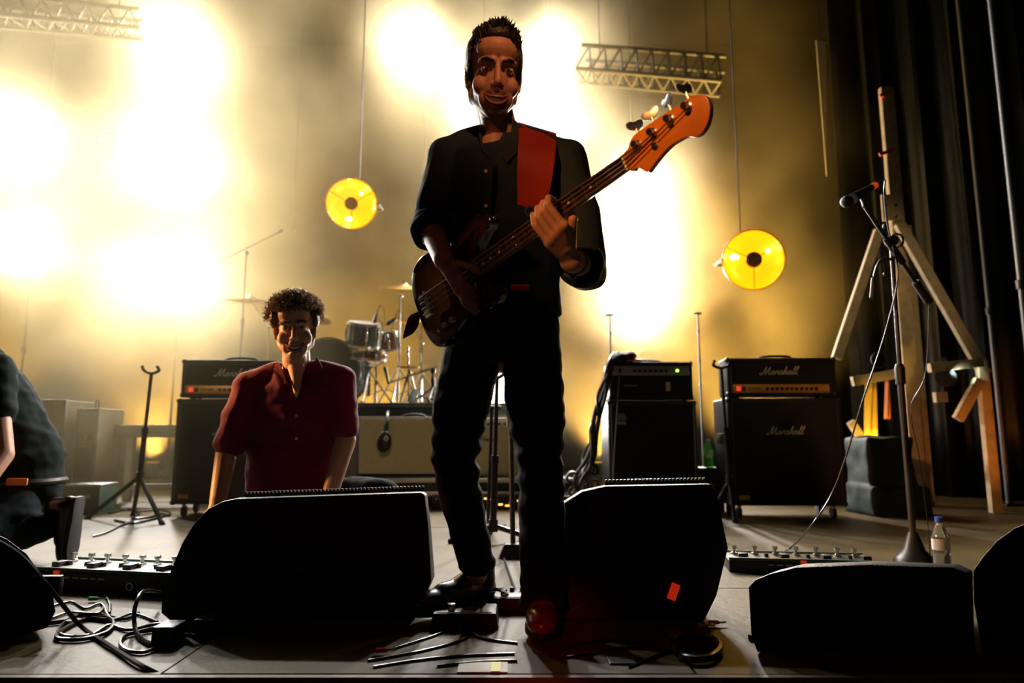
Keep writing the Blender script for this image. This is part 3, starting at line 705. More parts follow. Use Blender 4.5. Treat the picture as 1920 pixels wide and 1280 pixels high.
# drum microphones
def drum_mic(label, pts, head):
    h = Vector(head); t = thing('drum_microphone', label, 'microphone', pts[0], 0, 'drum microphones', world=True)
    MB().tube(spline(pts, 6), .006, 6).build('gooseneck', STEELB, t)
    d = (h - Vector(pts[-1])).normalized(); MB().cap(Vector(pts[-1]), h, .018, .026, 10).build('capsule', BLACKP, t)
    MB().tube(spline([pts[-1], Vector(pts[-1])+Vector((.03,0,.09)), Vector(pts[-1])+Vector((.07,0,.05)), Vector(pts[-1])+Vector((.08,.02,-.15))], 6), .004, 6).build('cable', CABLEM, t)
m1 = P(712, 600, YD-.1); drum_mic('clip microphone curling over the green sparkle tom', [P(722,640,YD-.1), P(720,615,YD-.1), P(706,590,YD-.1)], P(700,612,YD-.14))
m2 = P(738, 600, YD); drum_mic('small clip microphone over the second tom', [P(728,640,YD), P(736,612,YD), P(741,598,YD)], P(728,606,YD))
# boom microphone stand standing on the riser
def boom_stand(name, label, base, topz, boom_a, boom_b, m=STEELB, tri=True, mic=None, rz=None, group='microphone stands'):
    base = Vector(base); t = thing(name, label, 'stand', base, 0, group, world=True)
    top = Vector((base.x, base.y, topz))
    MB().tube([base+Vector((0,0,.08)), base.lerp(top,.55)], .013, 8).build('lower_tube', m, t)
    MB().tube([base.lerp(top,.5), top], .009, 8).build('upper_tube', m, t)
    MB().lathe([(.018,0),(.02,.06),(.014,.075)], base.lerp(top,.53), n=10).build('clutch', BLACKP, t)
    MB().tube([boom_a, boom_b], .007, 8).build('boom', m, t)
    MB().ell(top, (.026,.022,.03)).build('boom_joint', BLACKP, t)
    if tri: tripod(t, base, .27, .16, m)
    if mic:
        d = Vector(mic); MB().cap(Vector(boom_b), d, .010, .018, 10).build('microphone', BLACKP, t)
    return t
b1 = P(452, 650, 7.25); boom_stand('overhead_stand', 'tall boom stand reaching over the drums from the left stack', (b1.x, 7.25, RZ), P(458,474,7.25).z, P(425,484,7.25), P(522,436,7.15), mic=P(528,432,7.15))
b2 = P(812, 720, 6.35); boom_stand('low_boom_stand', 'low boom stand beside the hi-hat on the riser', (b2.x, 6.35, RZ), P(808,694,6.35).z, P(822,686,6.35), P(728,718,6.30), mic=P(722,690,6.28))
b3 = P(551, 470, 7.9); t = thing('overhead_microphone', 'slim pencil microphone hanging above the drums in the haze', 'microphone', P(550,432,7.9), 0, 'drum microphones', world=True)
MB().tube([P(551,428,7.9), P(551,405,7.9)], .011, 8).build('body', STEEL, t); MB().cap(P(551,432,7.9), P(551,428,7.9), .012).build('capsule', BLACKP, t)
MB().tube([P(551,405,7.9), Vector((P(551,405,7.9).x, 7.9, 8.28))], .004, 6).build('cable', CABLEM, t)
# microphone hung over the beige cabinet
hm = thing('hanging_microphone', 'black microphone with pale ring hanging in front of the beige cabinet', 'microphone', P(722,835,5.42), 0, None, world=True)
MB().tube(spline([P(730,775,6.0), P(727,772,5.6), P(726,790,5.46), P(724,812,5.44)], 8), .012, 8).build('cable', CABLEM, hm)
MB().tube([P(724,795,5.45), P(721,835,5.42)], [.018,.026], 10).build('handle', BLACKP, hm)
MB().ell(P(720,828,5.42), (.058,.022,.085), Euler((0,.12,0)).to_matrix()).build('head', BLACKP, hm)
MB().lathe([(.010,0),(.018,0),(.018,.006),(.010,.006)], P(724,822,5.395), (0,-1,0), 18, caps=False).build('ring', mat('pale ring', (.6,.6,.56), .4), hm)
# ================================================================ floor monitors
MONM = mat('monitor paint', (.010,.010,.011), .5, bump=.35, bscale=180)
def wedge(label, outl, Yf, Yb, rear=.30, grille=None, lean=.05, yaw=0.0, tp=.84):
    """outl: pixel outline of the audience side (clockwise from bottom left); the grille slopes down towards the players"""
    pts = [P(x, y, Yf) for x, y in outl]; zmin = 0.0
    pts = [Vector((p.x, p.y, max(p.z, .0))) for p in pts]
    zmax = max(p.z for p in pts); cx = sum(p.x for p in pts)/len(pts)
    t = thing('floor_monitor', label, 'floor monitor', (cx, (Yf+Yb)/2, 0), 0, 'wedge floor monitors', world=True)
    n = len(pts)
    front = [p + Vector((0, lean*p.z/zmax, 0)) for p in pts]
    mid = [Vector((p.x, Yf+lean+.05, p.z)) for p in pts]
    sk = math.tan(yaw)   # turned towards the middle of the stage
    mid = [m_ + Vector((sk*(lean+.05),0,0)) for m_ in mid]; back = [Vector((cx+(p.x-cx)*tp+sk*(Yb-Yf), Yb, p.z*rear)) for p in pts]
    vs = front+mid+back; fs = [tuple(range(n)), tuple(range(2*n, 3*n))[::-1]]
    for r in range(2):
        for j in range(n): j2 = (j+1) % n; fs.append((r*n+j, r*n+j2, (r+1)*n+j2, (r+1)*n+j))
    MB().add(vs, fs).build('cabinet', MONM, t, True, .006, 2)
    if grille:
        (xa, ya), (xb, yb) = grille; a, b = P(xa, ya, Yf), P(xb, yb, Yf); a.y = b.y = Yf+lean+.055
        L = (b-a).length; k = int(L/.0115); gm = mat('steel grille', (.22,.22,.21), .4, .7)
        a2 = Vector((cx+(a.x-cx)*tp, Yb-.02, a.z*rear+.012)); b2 = Vector((cx+(b.x-cx)*tp, Yb-.02, b.z*rear+.012)); up = Vector((0,.0,.010))
        MB().add([a+up, b+up, b2+up, a2+up, a+up*.2, b+up*.2, b2+up*.2, a2+up*.2], [(0,1,2,3),(7,6,5,4),(0,4,5,1),(1,5,6,2),(2,6,7,3),(3,7,4,0)]).build('grille', gm, t, False)
        me = MB().box((0,0,.004), (.0062,.010,.009)).mesh('grille_rib', False)
        rib = MB()
        for i in range(k):
            p = a.lerp(b, (i+.5)/k) + up; rib.box(p+Vector((0,.004,.002)), (.0062,.012,.0075))
        rib.build('grille_edge', gm, t, False)
    MB().box((cx+.12, Yf+.01, zmax*.45), (.09,.02,.05)).build('jack_plate', STEELB, t, True, .004)
    sx = (max(p.x for p in pts)-min(p.x for p in pts))/2
    for k in (-1,1):
        MB().lathe([(.02,0),(.02,.012)], (cx+k*sx*.6, Yf+.12, 0.0), n=10).build('foot', RUBBER, t)
    return t
wedge('large black wedge monitor in front of the kneeling man in crimson',
      [(318,1178),(300,1150),(300,1130),(309,1085),(332,1020),(352,985),(378,956),(405,942),(430,937),(786,925),(793,930),(800,985),(808,1092),(776,1166)], 2.10, 2.52, .30, ((432,937),(788,925)))
wedge('large black wedge monitor beside the right leg of the bassist',
      [(1012,1182),(1000,1150),(1000,1085),(1025,990),(1055,948),(1095,923),(1140,913),(1342,909),(1352,920),(1371,1030),(1346,1118),(1322,1184)], 2.10, 2.52, .30, ((1142,913),(1342,909)))
wedge('low black wedge monitor in front of the bottle and microphone stand',
      [(1420,1238),(1409,1190),(1408,1104),(1422,1090),(1450,1079),(1500,1067),(1640,1062),(1800,1068),(1826,1080),(1832,1238)], 1.80, 2.15, .5, None, .03, .55)
wedge('rounded black wedge monitor cut off beside the low wedge monitor',
      [(1838,1205),(1830,1130),(1832,1072),(1850,1048),(1880,1016),(1915,992),(1960,975),(2140,968),(2150,1205)], 1.88, 2.2, .4, None, .03, .7)
wedge('rounded black wedge monitor in front of the crouching man',
      [(-190,1215),(-195,985),(-60,988),(0,1012),(40,1040),(68,1075),(95,1118),(102,1148),(88,1178),(40,1215)], 1.95, 2.3, .4, None, .03, -.7)
# red tape tabs, connectors
def tab(label, px, py, Y, w, h, ang, m=RED, name='tape_tab', cat='tape'):
    p = P(px, py, Y); o = MB().box((0,0,0), (w,.006,h)).build(name, m, None, True, .002); o.location = p; o.rotation_euler = (0, ang, 0); tag(o, label, cat); return o
REDL = mat('red tape with added glow', (.85,.04,.02), .5, emis=(1,.04,.01), estr=.25)  # faint glow added to the tape, which is no lamp
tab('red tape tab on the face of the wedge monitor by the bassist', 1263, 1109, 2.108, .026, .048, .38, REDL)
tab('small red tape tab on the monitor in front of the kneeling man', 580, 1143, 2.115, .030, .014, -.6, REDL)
# ================================================================ pedalboards
def pedalboard(label, a, b, depth, h, seed, nsw, boardm, redpos, group='floor pedalboards'):
    rnd = random.Random(seed); a, b = Vector(a), Vector(b); d = (b-a); L = d.length; rz = math.atan2(d.y, d.x)
    t = thing('pedalboard', label, 'pedalboard', (a+b)/2, rz, group)
    MB().box((0,depth/2,h/2),(L,depth,h),None).build('case', BLACKP, t, True, .004)
    MB().box((0,depth/2,h+.002),(L-.01,depth-.02,.004)).build('top_plate', boardm, t, True, .001)
    for s in (-1,1): MB().box((0,depth/2+s*(depth/2-.006),h+.006),(L,.010,.012)).build('edge_rail', mat('green edge', (.03,.10,.07), .4), t, True, .002)
    for i in range(nsw):
        x = -L/2+L*(i+.5)/nsw + rnd.uniform(-.008,.008); y = depth*.72
        s = MB().lathe([(.014,0),(.014,.008),(.007,.010),(.007,.022),(.012,.024),(.012,.034),(.001,.035)], (x,y,h+.004), n=12, caps=False).build('foot_switch', CHROME, t)
        MB().lathe([(.017,0),(.017,.004)], (x,y,h+.004), n=6).build('nut', STEEL, s)
        if i % 2 == 0:
            MB().box((x+.02,depth*.35,h+.012),(.032,.045,.018)).build('pedal_button', BLACKP, t, True, .003)
    for i in range(nsw-1):
        x = -L/2+L*(i+1)/nsw; MB().lathe([(.009,0),(.008,.014)], (x,depth*.45,h+.004), n=12).build('knob', BLACKP, t)
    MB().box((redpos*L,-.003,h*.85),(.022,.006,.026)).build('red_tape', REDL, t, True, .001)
    for k in range(5):
        MB().box((-L/2+.16+k*.035,-.001,h*.7),(.020+.004*(k%3),.002,.004)).build('panel_mark', LOGO, t, False)
    MB().lathe([(.010,0),(.014,0),(.014,.006),(.010,.006)], (L*.22,0,h*.4), (0,-1,0), 14, caps=False).build('socket', STEEL, t)
    return t
pedalboard('long white topped pedalboard with metal foot switches beside the crouching man', PZ(52,1104,0), PZ(322,1118,0), .22, .065, 3, 8, mat('white enamel', (.65,.66,.62), .35), -.30)
pedalboard('dark pedalboard with small switches under the right microphone cable', PZ(1368,1072,0), PZ(1652,1080,0), .20, .045, 5, 7, mat('dark plate', (.03,.03,.03), .4), .0)
# small dark pedal row at the feet of the bassist
for i, (px, py, wpx, lab) in enumerate([(870,1182,130,'black effects pedal by the left shoe of the bassist'), (960,1150,80,'small black pedal with chrome edge between the shoes of the bassist')]):
    a = PZ(px-wpx/2, py, 0); b = PZ(px+wpx/2, py, 0); w = b.x-a.x
    t = thing('effects_pedal', lab, 'pedal', ((a.x+b.x)/2, a.y+.07, 0), 0, 'effects pedals on the floor')
    MB().box((0,0,.022),(w,.13,.044), None, .92).build('case', BLACKP, t, True, .005)
    MB().lathe([(.010,0),(.010,.012),(.012,.014),(.012,.02),(.001,.021)], (-w*.2,-.03,.044), n=12, caps=False).build('foot_switch', CHROME, t)
    for k in range(3): MB().lathe([(.008,0),(.007,.012)], (-w*.25+k*w*.25,.035,.044), n=10).build('knob', STEELB, t)
    MB().box((0,-.062,.046),(w*.8,.004,.003)).build('trim', CHROME, t, False)
# ================================================================ cables on the deck
def cable(label, pix, r=.0045, zs=None, m=CABLEM, name='cable', group='cables on the deck', raw=None, n=10):
    if raw: pts = [Vector(p) for p in raw]
    else: pts = [PZ(x, y, r) for x, y in pix]
    if zs:
        for p, z in zip(pts, zs): p.z = z
    o = MB().tube(spline(pts, n), r, 7).build(name, m, None)
    return tag(o, label, 'cable', group)
cable('long cable running from the left wedge over the stage edge', None, .006, raw=[P(-30,1000,1.93), P(40,1042,1.90), P(95,1105,1.86), PZ(150,1172,.02), PZ(205,1210,.007), PZ(262,1246,.007), P(300,1266,1.66), P(352,1300,1.60)])
cable('coiled cable making a wide loop beside the large left wedge', [(200,1162),(160,1160),(118,1180),(106,1192),(115,1198),(160,1197),(200,1185),(212,1168),(200,1158),(160,1158),(110,1166),(60,1170)], .006)
cable('double looped cable next to the coiled loop', [(212,1165),(190,1152),(140,1155),(110,1180),(125,1192),(170,1190),(205,1172),(240,1180),(290,1170),(330,1168)], .005)
cable('cable curling in front of the black power adapter', [(330,1175),(280,1182),(238,1190),(226,1205),(238,1218),(268,1222),(300,1212),(325,1208)], .005)
cable('cable rising in a hoop over the deck by the left wedge', None, .006, raw=[PZ(300,1110,.04), PZ(270,1108,.09), PZ(254,1135,.07), PZ(252,1170,.02), PZ(262,1195,.006), PZ(285,1208,.006)])
cable('thin cable tangled under the white pedalboard', [(100,1135),(135,1128),(160,1140),(190,1132),(210,1160),(250,1150),(295,1165)], .004)
cable('second thin cable tangled under the white pedalboard', [(80,1165),(130,1148),(180,1150),(195,1138),(200,1152),(235,1160),(260,1148)], .004)
cable('cable with bright plug lying before the white pedalboard', [(90,1108),(150,1106),(190,1112),(205,1130),(206,1148)], .004)
cable('cable crossing the open deck behind the crouching man', [(175,1005),(200,998),(235,982),(275,975)], .006)
cable('snaking cable bundle at the foot of the left stack', [(205,962),(240,955),(262,962),(250,972),(285,968),(300,962),(318,966)], .008)
cable('second snaking cable at the foot of the left stack', [(215,975),(250,980),(290,972),(320,962),(300,955),(262,958)], .007)
for k, pts in enumerate([[(690,1238),(780,1222),(850,1205),(880,1192)], [(700,1250),(790,1236),(880,1228),(965,1225)], [(740,1215),(800,1196),(860,1178),(905,1196),(970,1205)], [(820,1248),(900,1240),(970,1238)],
                         [(1052,1218),(1100,1205),(1150,1200),(1230,1205)], [(1058,1232),(1110,1225),(1150,1215),(1210,1214)], [(1180,1250),(1250,1222),(1300,1215),(1345,1210),(1330,1190)]]):
    labs = ['cable reaching from the left wedge to the bassist shoe', 'lower cable running past the toes of the bassist', 'cable looping around the pedal at the bassist feet', 'short cable close to the stage edge below the bassist',
            'cable leading away from the lit shoe to the right wedge', 'faint cable beside the one from the lit shoe', 'cable with a hook bend below the right wedge monitor']
    cable(labs[k], pts, .0034)
cable('arched cable standing up behind the left shoe of the bassist', None, .005, raw=[PZ(905,1120,.03), PZ(918,1108,.09), PZ(935,1105,.10), PZ(950,1112,.05), PZ(958,1128,.01)])
cable('flat cable pair running back between the bassist legs', [(985,1150),(968,1110),(955,1075),(945,1045)], .005)
cable('coiled black cable below the red taped wedge', None, .009, raw=[PZ(1268,1222,.012), PZ(1290,1234,.012), PZ(1330,1232,.012), PZ(1350,1215,.012), PZ(1340,1198,.012), PZ(1300,1190,.012), PZ(1262,1200,.012), PZ(1272,1226,.014)])
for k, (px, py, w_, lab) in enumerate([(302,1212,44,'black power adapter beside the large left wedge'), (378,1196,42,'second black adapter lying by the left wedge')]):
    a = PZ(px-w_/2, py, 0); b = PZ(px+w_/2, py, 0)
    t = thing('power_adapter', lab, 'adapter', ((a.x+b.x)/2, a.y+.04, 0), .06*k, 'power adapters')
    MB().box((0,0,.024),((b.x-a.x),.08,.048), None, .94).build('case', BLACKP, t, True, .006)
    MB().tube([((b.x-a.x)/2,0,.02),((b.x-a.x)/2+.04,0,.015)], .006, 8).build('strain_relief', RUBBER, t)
    MB().box((0,-.036,.046),((b.x-a.x)*.8,.006,.003)).build('lit_edge', mat('painted edge light', (.45,.42,.38), .5), t, False)  # pale strip stands in for light along the adapter's top edge
# orange plugs, green plug
for lab, px, py, c, n_ in [('orange plug at the right wedge foot', 1308, 1172, (.8,.22,.05), 'plug'), ('second orange plug at the right wedge foot', 1330, 1167, (.8,.25,.08), 'plug'), ('small green tipped plug by the white pedalboard', 167, 1122, (.02,.5,.12), 'plug'), ('red plug tip lying before the bassist', 705, 1219, (.8,.04,.02), 'plug')]:
    p = PZ(px, py, .010); m = mat('plug '+lab[:12], c, .4)
    t = thing('plug', lab, 'plug', p, 0, 'cable plugs', world=True)
    MB().tube([p, p+Vector((.028,.004,0))], [.007,.0055], 8).build('sleeve', m, t); MB().tube([p+Vector((.028,.004,0)), p+Vector((.05,.007,0))], .003, 6).build('tip', CHROME, t)
# paper sheet on the lower front board and tape square
pp = MB().box((PZ(905,1256).x, 1.682, .003), (.115,.07,.002)).build('paper_sheet', mat('paper', (.75,.74,.66), .8), None, False); tag(pp, 'white paper sheet with yellow stripe at the stage edge', 'paper')
MB().box((PZ(930,1256).x, 1.680, .0045), (.022,.066,.002)).build('yellow_stripe', mat('yellow tape', (.75,.68,.08), .6), pp, False)
a = PZ(1165,1240,0); t = thing('floor_socket', 'dark square floor plate with pale rim near the stage edge', 'floor plate', a, 0, None)
MB().box((0,0,.002),(.055,.045,.004)).build('plate', BLACKP, t, False)
MB().tube([(-.03,-.025,.003),(.03,-.025,.003),(.03,.025,.003),(-.03,.025,.003),(-.03,-.025,.003)], .0018, 5).build('rim', STEEL, t)
# ================================================================ microphone stand on the right
ms = PZ(1716, 1056, 0)
t = thing('microphone_stand', 'black boom microphone stand with round weighted base', 'stand', ms, 0, 'microphone stands', world=True)
MB().lathe([(.085,0),(.085,.012),(.075,.026),(.045,.055),(.026,.11),(.018,.13)], ms, n=32).build('base', STEELB, t)
YM = ms.y; jt = P(1671, 452, YM)
MB().tube([ms+Vector((0,0,.1)), ms.lerp(Vector((ms.x,YM,jt.z)),.55)], .014, 10).build('lower_tube', STEELB, t)
MB().tube([ms.lerp(Vector((ms.x,YM,jt.z)),.5), jt], .0095, 10).build('upper_tube', STEELB, t)
MB().lathe([(.02,0),(.022,.07),(.015,.09)], ms.lerp(Vector((ms.x,YM,jt.z)),.54), n=12).build('clutch', BLACKP, t)
ba, bb = P(1742, 566, YM+.06), P(1622, 388, YM-.10)
MB().tube([ba, bb], .0085, 10).build('boom', STEELB, t)
MB().tube([ba, ba.lerp(bb,.22)], .018, 10).build('counterweight', RUBBER, t)
MB().tube([ba.lerp(bb,.42), ba.lerp(bb,.68)], .016, 10).build('boom_clamp', BLACKP, t)
MB().lathe([(.024,-.02),(.024,.02)], jt, (0,1,0), 14).build('boom_joint', BLACKP, t)
MB().ell(P(1660,424,YM-.02), (.013,.013,.013)).build('clamp_knob', BLACKP, t)
MB().lathe([(.028,-.004),(.034,-.004),(.034,.004),(.028,.004)], P(1681,451,YM-.03), (0,1,.2), 20, caps=False).build('cable_ring', RUBBER, t)
ga = P(1672,486,YM-.02)
gn = MB().tube(spline([ga, P(1656,484,YM-.04), P(1645,498,YM-.05), P(1639,518,YM-.05)], 8), .006, 8).build('gooseneck', STEELB, t)
MB().cap(P(1638,524,YM-.05), P(1636,556,YM-.05), .011, .013, 10).build('clip_holder', BLACKP, t)
MB().tube([P(1655,482,YM-.05), P(1660,512,YM-.05)], .004, 6).build('clamp_lever', STEELB, t)
MB().ell(P(1660,514,YM-.05), (.010,.010,.010)).build('lever_ball', BLACKP, t)
mt = thing('vocal_microphone', 'black vocal microphone with red ring on the boom stand', 'microphone', P(1610,372,YM-.1), 0, None, world=True)
m0, m1 = P(1588, 378, YM-.14), P(1638, 349, YM-.08)
MB().ell(m0, (.029,.027,.027)).build('mesh_head', mat('mic mesh', (.03,.03,.03), .4, .6, bump=.6, bscale=300), mt)
MB().tube([m0.lerp(m1,.2), m0.lerp(m1,.3), m0.lerp(m1,.95), m1], [.026,.021,.014,.013], 16).build('body', BLACKP, mt)
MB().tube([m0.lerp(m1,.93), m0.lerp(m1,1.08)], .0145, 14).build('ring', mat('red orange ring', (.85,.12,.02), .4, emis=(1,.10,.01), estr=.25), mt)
MB().tube([m0.lerp(m1,1.06), m0.lerp(m1,1.28)], [.013,.008], 12).build('plug', BLACKP, mt)
MB().tube([m0.lerp(m1,.55), P(1622,380,YM-.10), bb], [.017,.014,.010], 10).build('clip', BLACKP, mt)
e = m0.lerp(m1,1.27)
cable('microphone cable hanging from the boom stand in a long curve', None, .0038, name='microphone_cable', n=12, raw=[e, e+Vector((.02,0,.008)), P(1658,365,YM-.07), P(1664,420,YM-.05), P(1676,470,YM-.05), P(1683,500,YM-.04), P(1680,545,YM-.04), P(1655,640,YM-.05), P(1618,750,YM-.08), P(1585,860,YM-.1), P(1560,925,YM-.12), P(1525,980,YM-.14), PZ(1478,1030,.012), PZ(1425,1048,.006), PZ(1370,1050,.006)])
cable('thin cable falling beside the boom stand counterweight', None, .002, name='thin_cable', raw=[ba, P(1735,700,YM+.04), P(1708,765,YM+.02), P(1724,860,YM+.02), P(1740,985,YM+.02), PZ(1744,1050,.004)])
# water bottle
def bottle(label, p, h, r, capm, liq, labm, group='plastic bottles'):
    t = thing('water_bottle', label, 'bottle', p, 0, group)
    MB().lathe([(r*.8,0),(r,.008),(r,h*.28),(r*.94,h*.32),(r,h*.36),(r,h*.62),(r*.7,h*.76),(r*.42,h*.86),(r*.40,h*.92)], n=20).build('body', liq, t)
    MB().lathe([(r*.48,h*.90),(r*.48,h),(r*.44,h*1.0)], n=16).build('cap', capm, t)
    MB().lathe([(r*1.02,h*.40),(r*1.02,h*.60)], n=20, caps=False).build('label_band', labm, t)
CLEAR = mat('clear plastic', (.85,.92,.95), .08, trans=.9)
bottle('clear water bottle with blue cap beside the microphone stand base', PZ(1724,1066,0)+Vector((.06,-.06,0)), .215, .032, mat('blue cap', (.02,.08,.5), .4), CLEAR, mat('white label', (.7,.7,.68), .5))
bt = P(1329, 890, 5.15); bx = thing('equipment_case', 'low dark case carrying the green bottle between the stacks', 'case', (bt.x, 5.2, 0), 0, None)
MB().box((0,0,.16),(.17,.26,.32)).build('shell', TOLEX, bx, True, .01); MB().box((0,-.132,.20),(.15,.006,.02)).build('edge_trim', STEEL, bx, False)
bottle('green soda bottle standing between bass stack and guitar stack', (bt.x, 5.14, .32), .21, .034, WHITEP, mat('green plastic', (.10,.75,.12), .12, trans=.7), mat('pale green label', (.45,.8,.45), .5))
# guitar stands
def guitar_stand(label, base, top, legs, m=STEELB, yoke=.05):
    base, top = Vector(base), Vector(top)
    t = thing('guitar_stand', label, 'guitar stand', (base.x, base.y, 0), 0, 'guitar stands', world=True)
    hub = base
    MB().tube([hub, hub.lerp(top,.45)], .017, 10).build('lower_tube', m, t); MB().tube([hub.lerp(top,.4), top], .011, 10).build('upper_tube', m, t)
    MB().lathe([(.024,-.03),(.024,.03)], hub, n=12).build('hub', BLACKP, t)
    MB().lathe([(.021,-.02),(.021,.02)], hub.lerp(top,.44), n=12).build('clutch', BLACKP, t)
    for f in legs:
        lg = MB().tube([hub, f], [.014,.014], 8).build('leg', m, t); MB().cap(Vector(f)+Vector((0,0,.0)), Vector(f)*1.0+(Vector(f)-hub)*.06, .017, .017, 8).build('rubber_foot', RUBBER, lg)
    y = MB(); y.tube(spline([top+Vector((-yoke,-.03,.045)), top+Vector((-yoke,0,.02)), top, top+Vector((yoke,0,.02)), top+Vector((yoke,-.03,.045))], 6), .010, 8)
    y.build('yoke', RUBBER, t); return t
h = P(262, 893, 4.62)
guitar_stand('tripod guitar stand with cradle beside the left guitar stack', h, P(284, 700, 4.62), [PZ(168,968,.016), PZ(250,962,.016), PZ(302,978,.016)])
h = P(1368, 905, 4.62)
guitar_stand('slim guitar stand with cradle beside the right guitar stack', P(1368,900,4.55), P(1352,690,4.55), [PZ(1330,968,.016), PZ(1378,975,.016), PZ(1352,952,.016)])
# clip of a second pair of stands seen between the legs
guitar_stand('thin black stand seen between the legs of the bassist', P(925,985,3.6), P(932,708,3.6), [PZ(850,1012,.016), PZ(985,1005,.016), PZ(920,995,.016)], yoke=.035)
t = thing('microphone_stand', 'straight black stand with square base behind the bassist', 'stand', PZ(962,1045,0), 0, 'microphone stands', world=True); q = PZ(962,1045,0)
MB().box(q+Vector((0,.03,.03)), (.13,.13,.06), None, .6).build('base', STEELB, t, True, .006)
MB().tube([q+Vector((0,.03,.04)), P(956,735,q.y+.03)], .012, 10).build('tube', STEELB, t)
MB().tube([P(957,720,q.y+.03), P(955,800,q.y+.03)], .016, 10).build('clutch', BLACKP, t)
t = thing('microphone_stand', 'short boom stand leaning towards the pale combo amplifier', 'stand', PZ(915,985,0), 0, 'microphone stands', world=True); q = PZ(915,985,0)
MB().lathe([(.11,0),(.11,.012),(.02,.02)], q, n=24).build('base', STEELB, t)
MB().tube([q+Vector((0,0,.02)), P(922,768,q.y)], .011, 10).build('tube', STEELB, t)
MB().tube([P(935,760,q.y), P(915,772,q.y), P(906,790,q.y-.05)], .008, 8).build('boom', STEELB, t); MB().cap(P(915,765,q.y), P(935,764,q.y), .016).build('boom_joint', BLACKP, t)
# ================================================================ timber frame on the right
YT = 5.55
t = thing('timber_frame', 'pale timber A-shaped bracing frame in front of the dark drapes', 'frame', P(1690,960,YT), 0, None, world=True)
t.location.z = 0; WORLD[t.name] = tuple(t.location)
def brd(a, b, w, d=.045, nm='post'): return MB().beam(P(*a), P(*b), w, d, (0,1,0)).build(nm, TIMBER, t, True, .003)
pz = P(1700, 950, YT)
MB().beam((P(1700,640,YT).x, YT, 0), (P(1700,640,YT).x, YT, P(1660,165,YT).z), .11, .05, (0,1,0)).build('post', TIMBER, t, True, .003)
MB().beam((P(1724,640,YT).x, YT+.05, 0), (P(1724,640,YT).x, YT+.05, P(1680,420,YT).z), .065, .05, (0,1,0)).build('post', TIMBER, t, True, .003)
brd((1648,432,YT-.05), (1568,672,YT-.05), .075, nm='brace'); brd((1686,420,YT-.05), (1846,700,YT-.35), .085, nm='brace')
brd((1598,715,YT-.12), (1688,699,YT-.12), .075, nm='rail'); brd((1742,690,YT-.55), (1846,679,YT-.50), .065, nm='rail')
b_ = P(1840,680,YT-.5); MB().beam((b_.x, b_.y, 0), (b_.x, b_.y, b_.z+.02), .075, .05, (0,1,0)).build('post', TIMBER, t, True, .003)
brd((1836,712,YT-.55), (1796,786,YT-.55), .07, nm='brace')
brd((1595,790,YT-.06), (1640,862,YT-.02), .06, nm='brace')
brd((1752,745,YT-.45), (1774,744,YT-.45), .075, nm='block')
MB().beam(P(1654,396,YT-.03)+Vector((0,0,.03)), P(1690,396,YT-.03)+Vector((0,0,.03)), .23, .02, (0,1,0)).build('joint_plate', TIMBER, t, True, .003)
for k in range(4): MB().lathe([(.010,0),(.010,.008)], P(1660+(k%2)*20, 384+(k//2)*22, YT-.06), (0,-1,0), 10).build('bolt', STEELB, t)
for z_ in (172, 282): MB().beam(P(1649,z_+8,YT-.035), P(1676,z_-2,YT-.035), .03, .012, (0,1,0)).build('red_band', mat('faded red tape', (.55,.10,.05), .6), t)
MB().lathe([(.055,-.006),(.066,-.006),(.066,.006),(.055,.006)], P(1648,675,YT-.10), (0,1,0), 22, caps=False).build('cable_coil', RUBBER, t)
# pale tapering cloth strip, far drape edge
a = P(1530,75,7.0); b = P(1548,78,7.0); c = P(1550,330,7.0)
cst = thing('cloth_strip', 'pale tapering cloth strip hanging high beside the dark drapes', 'cloth strip', c, 0, None, world=True)
MB().tube([(a+b)/2+Vector((0,.005,-.02)), Vector(((a.x+b.x)/2, a.y+.005, 8.28))], .003, 6).build('cord', CABLEM, cst)
o = MB().add([a,b,c,a+Vector((0,.01,0)),b+Vector((0,.01,0)),c+Vector((0,.01,0))], [(0,1,2),(5,4,3),(0,3,4,1),(1,4,5,2),(2,5,3,0)]).build('strip', mat('pale cloth', (.55,.52,.45), .8), cst, False)
# yellow lit cloths hanging under the rail
YEL = mat('yellow cloth', (.75,.52,.08), .7, var=.15)
for lab, x0, x1, y0, y1, Y, m in [('yellow cloth hanging from the timber rail', 1622, 1644, 715, 818, YT-.08, YEL), ('narrow rust cloth behind the timber post', 1660, 1668, 706, 785, YT-.10, mat('rust cloth', (.5,.16,.04), .7))]:
    def fn(u, v, x0=x0, x1=x1, y0=y0, y1=y1, Y=Y):
        p = P(x0+(x1-x0)*u, y0+(y1-y0)*v, Y); p.y += .015*math.sin(u*9+v*2); return p
    o = MB().grid(fn, 10, 6).build('hanging_cloth', m, None, True, fixn=False); so = o.modifiers.new('t','SOLIDIFY'); so.thickness = .004; tag(o, lab, 'cloth')
# green tarpaulin covered case right of the stack
gc = P(1665, 890, 4.9)
o = remesh(MB().box((gc.x,5.0,.27),(.33,.34,.54)).box((gc.x+.02,4.98,.1),(.40,.4,.2)), 'tarp', .012, 5, .5, lambda c, n: .014*mnoise.noise(c*9)+.02*mnoise.noise(c*4))
o = put('covered_case', o, mat('green tarpaulin', (.004,.014,.011), .6, bump=.3, bscale=25, spec=.25), None); tag(o, 'crumpled green tarpaulin over a case behind the boom stand', 'tarpaulin')
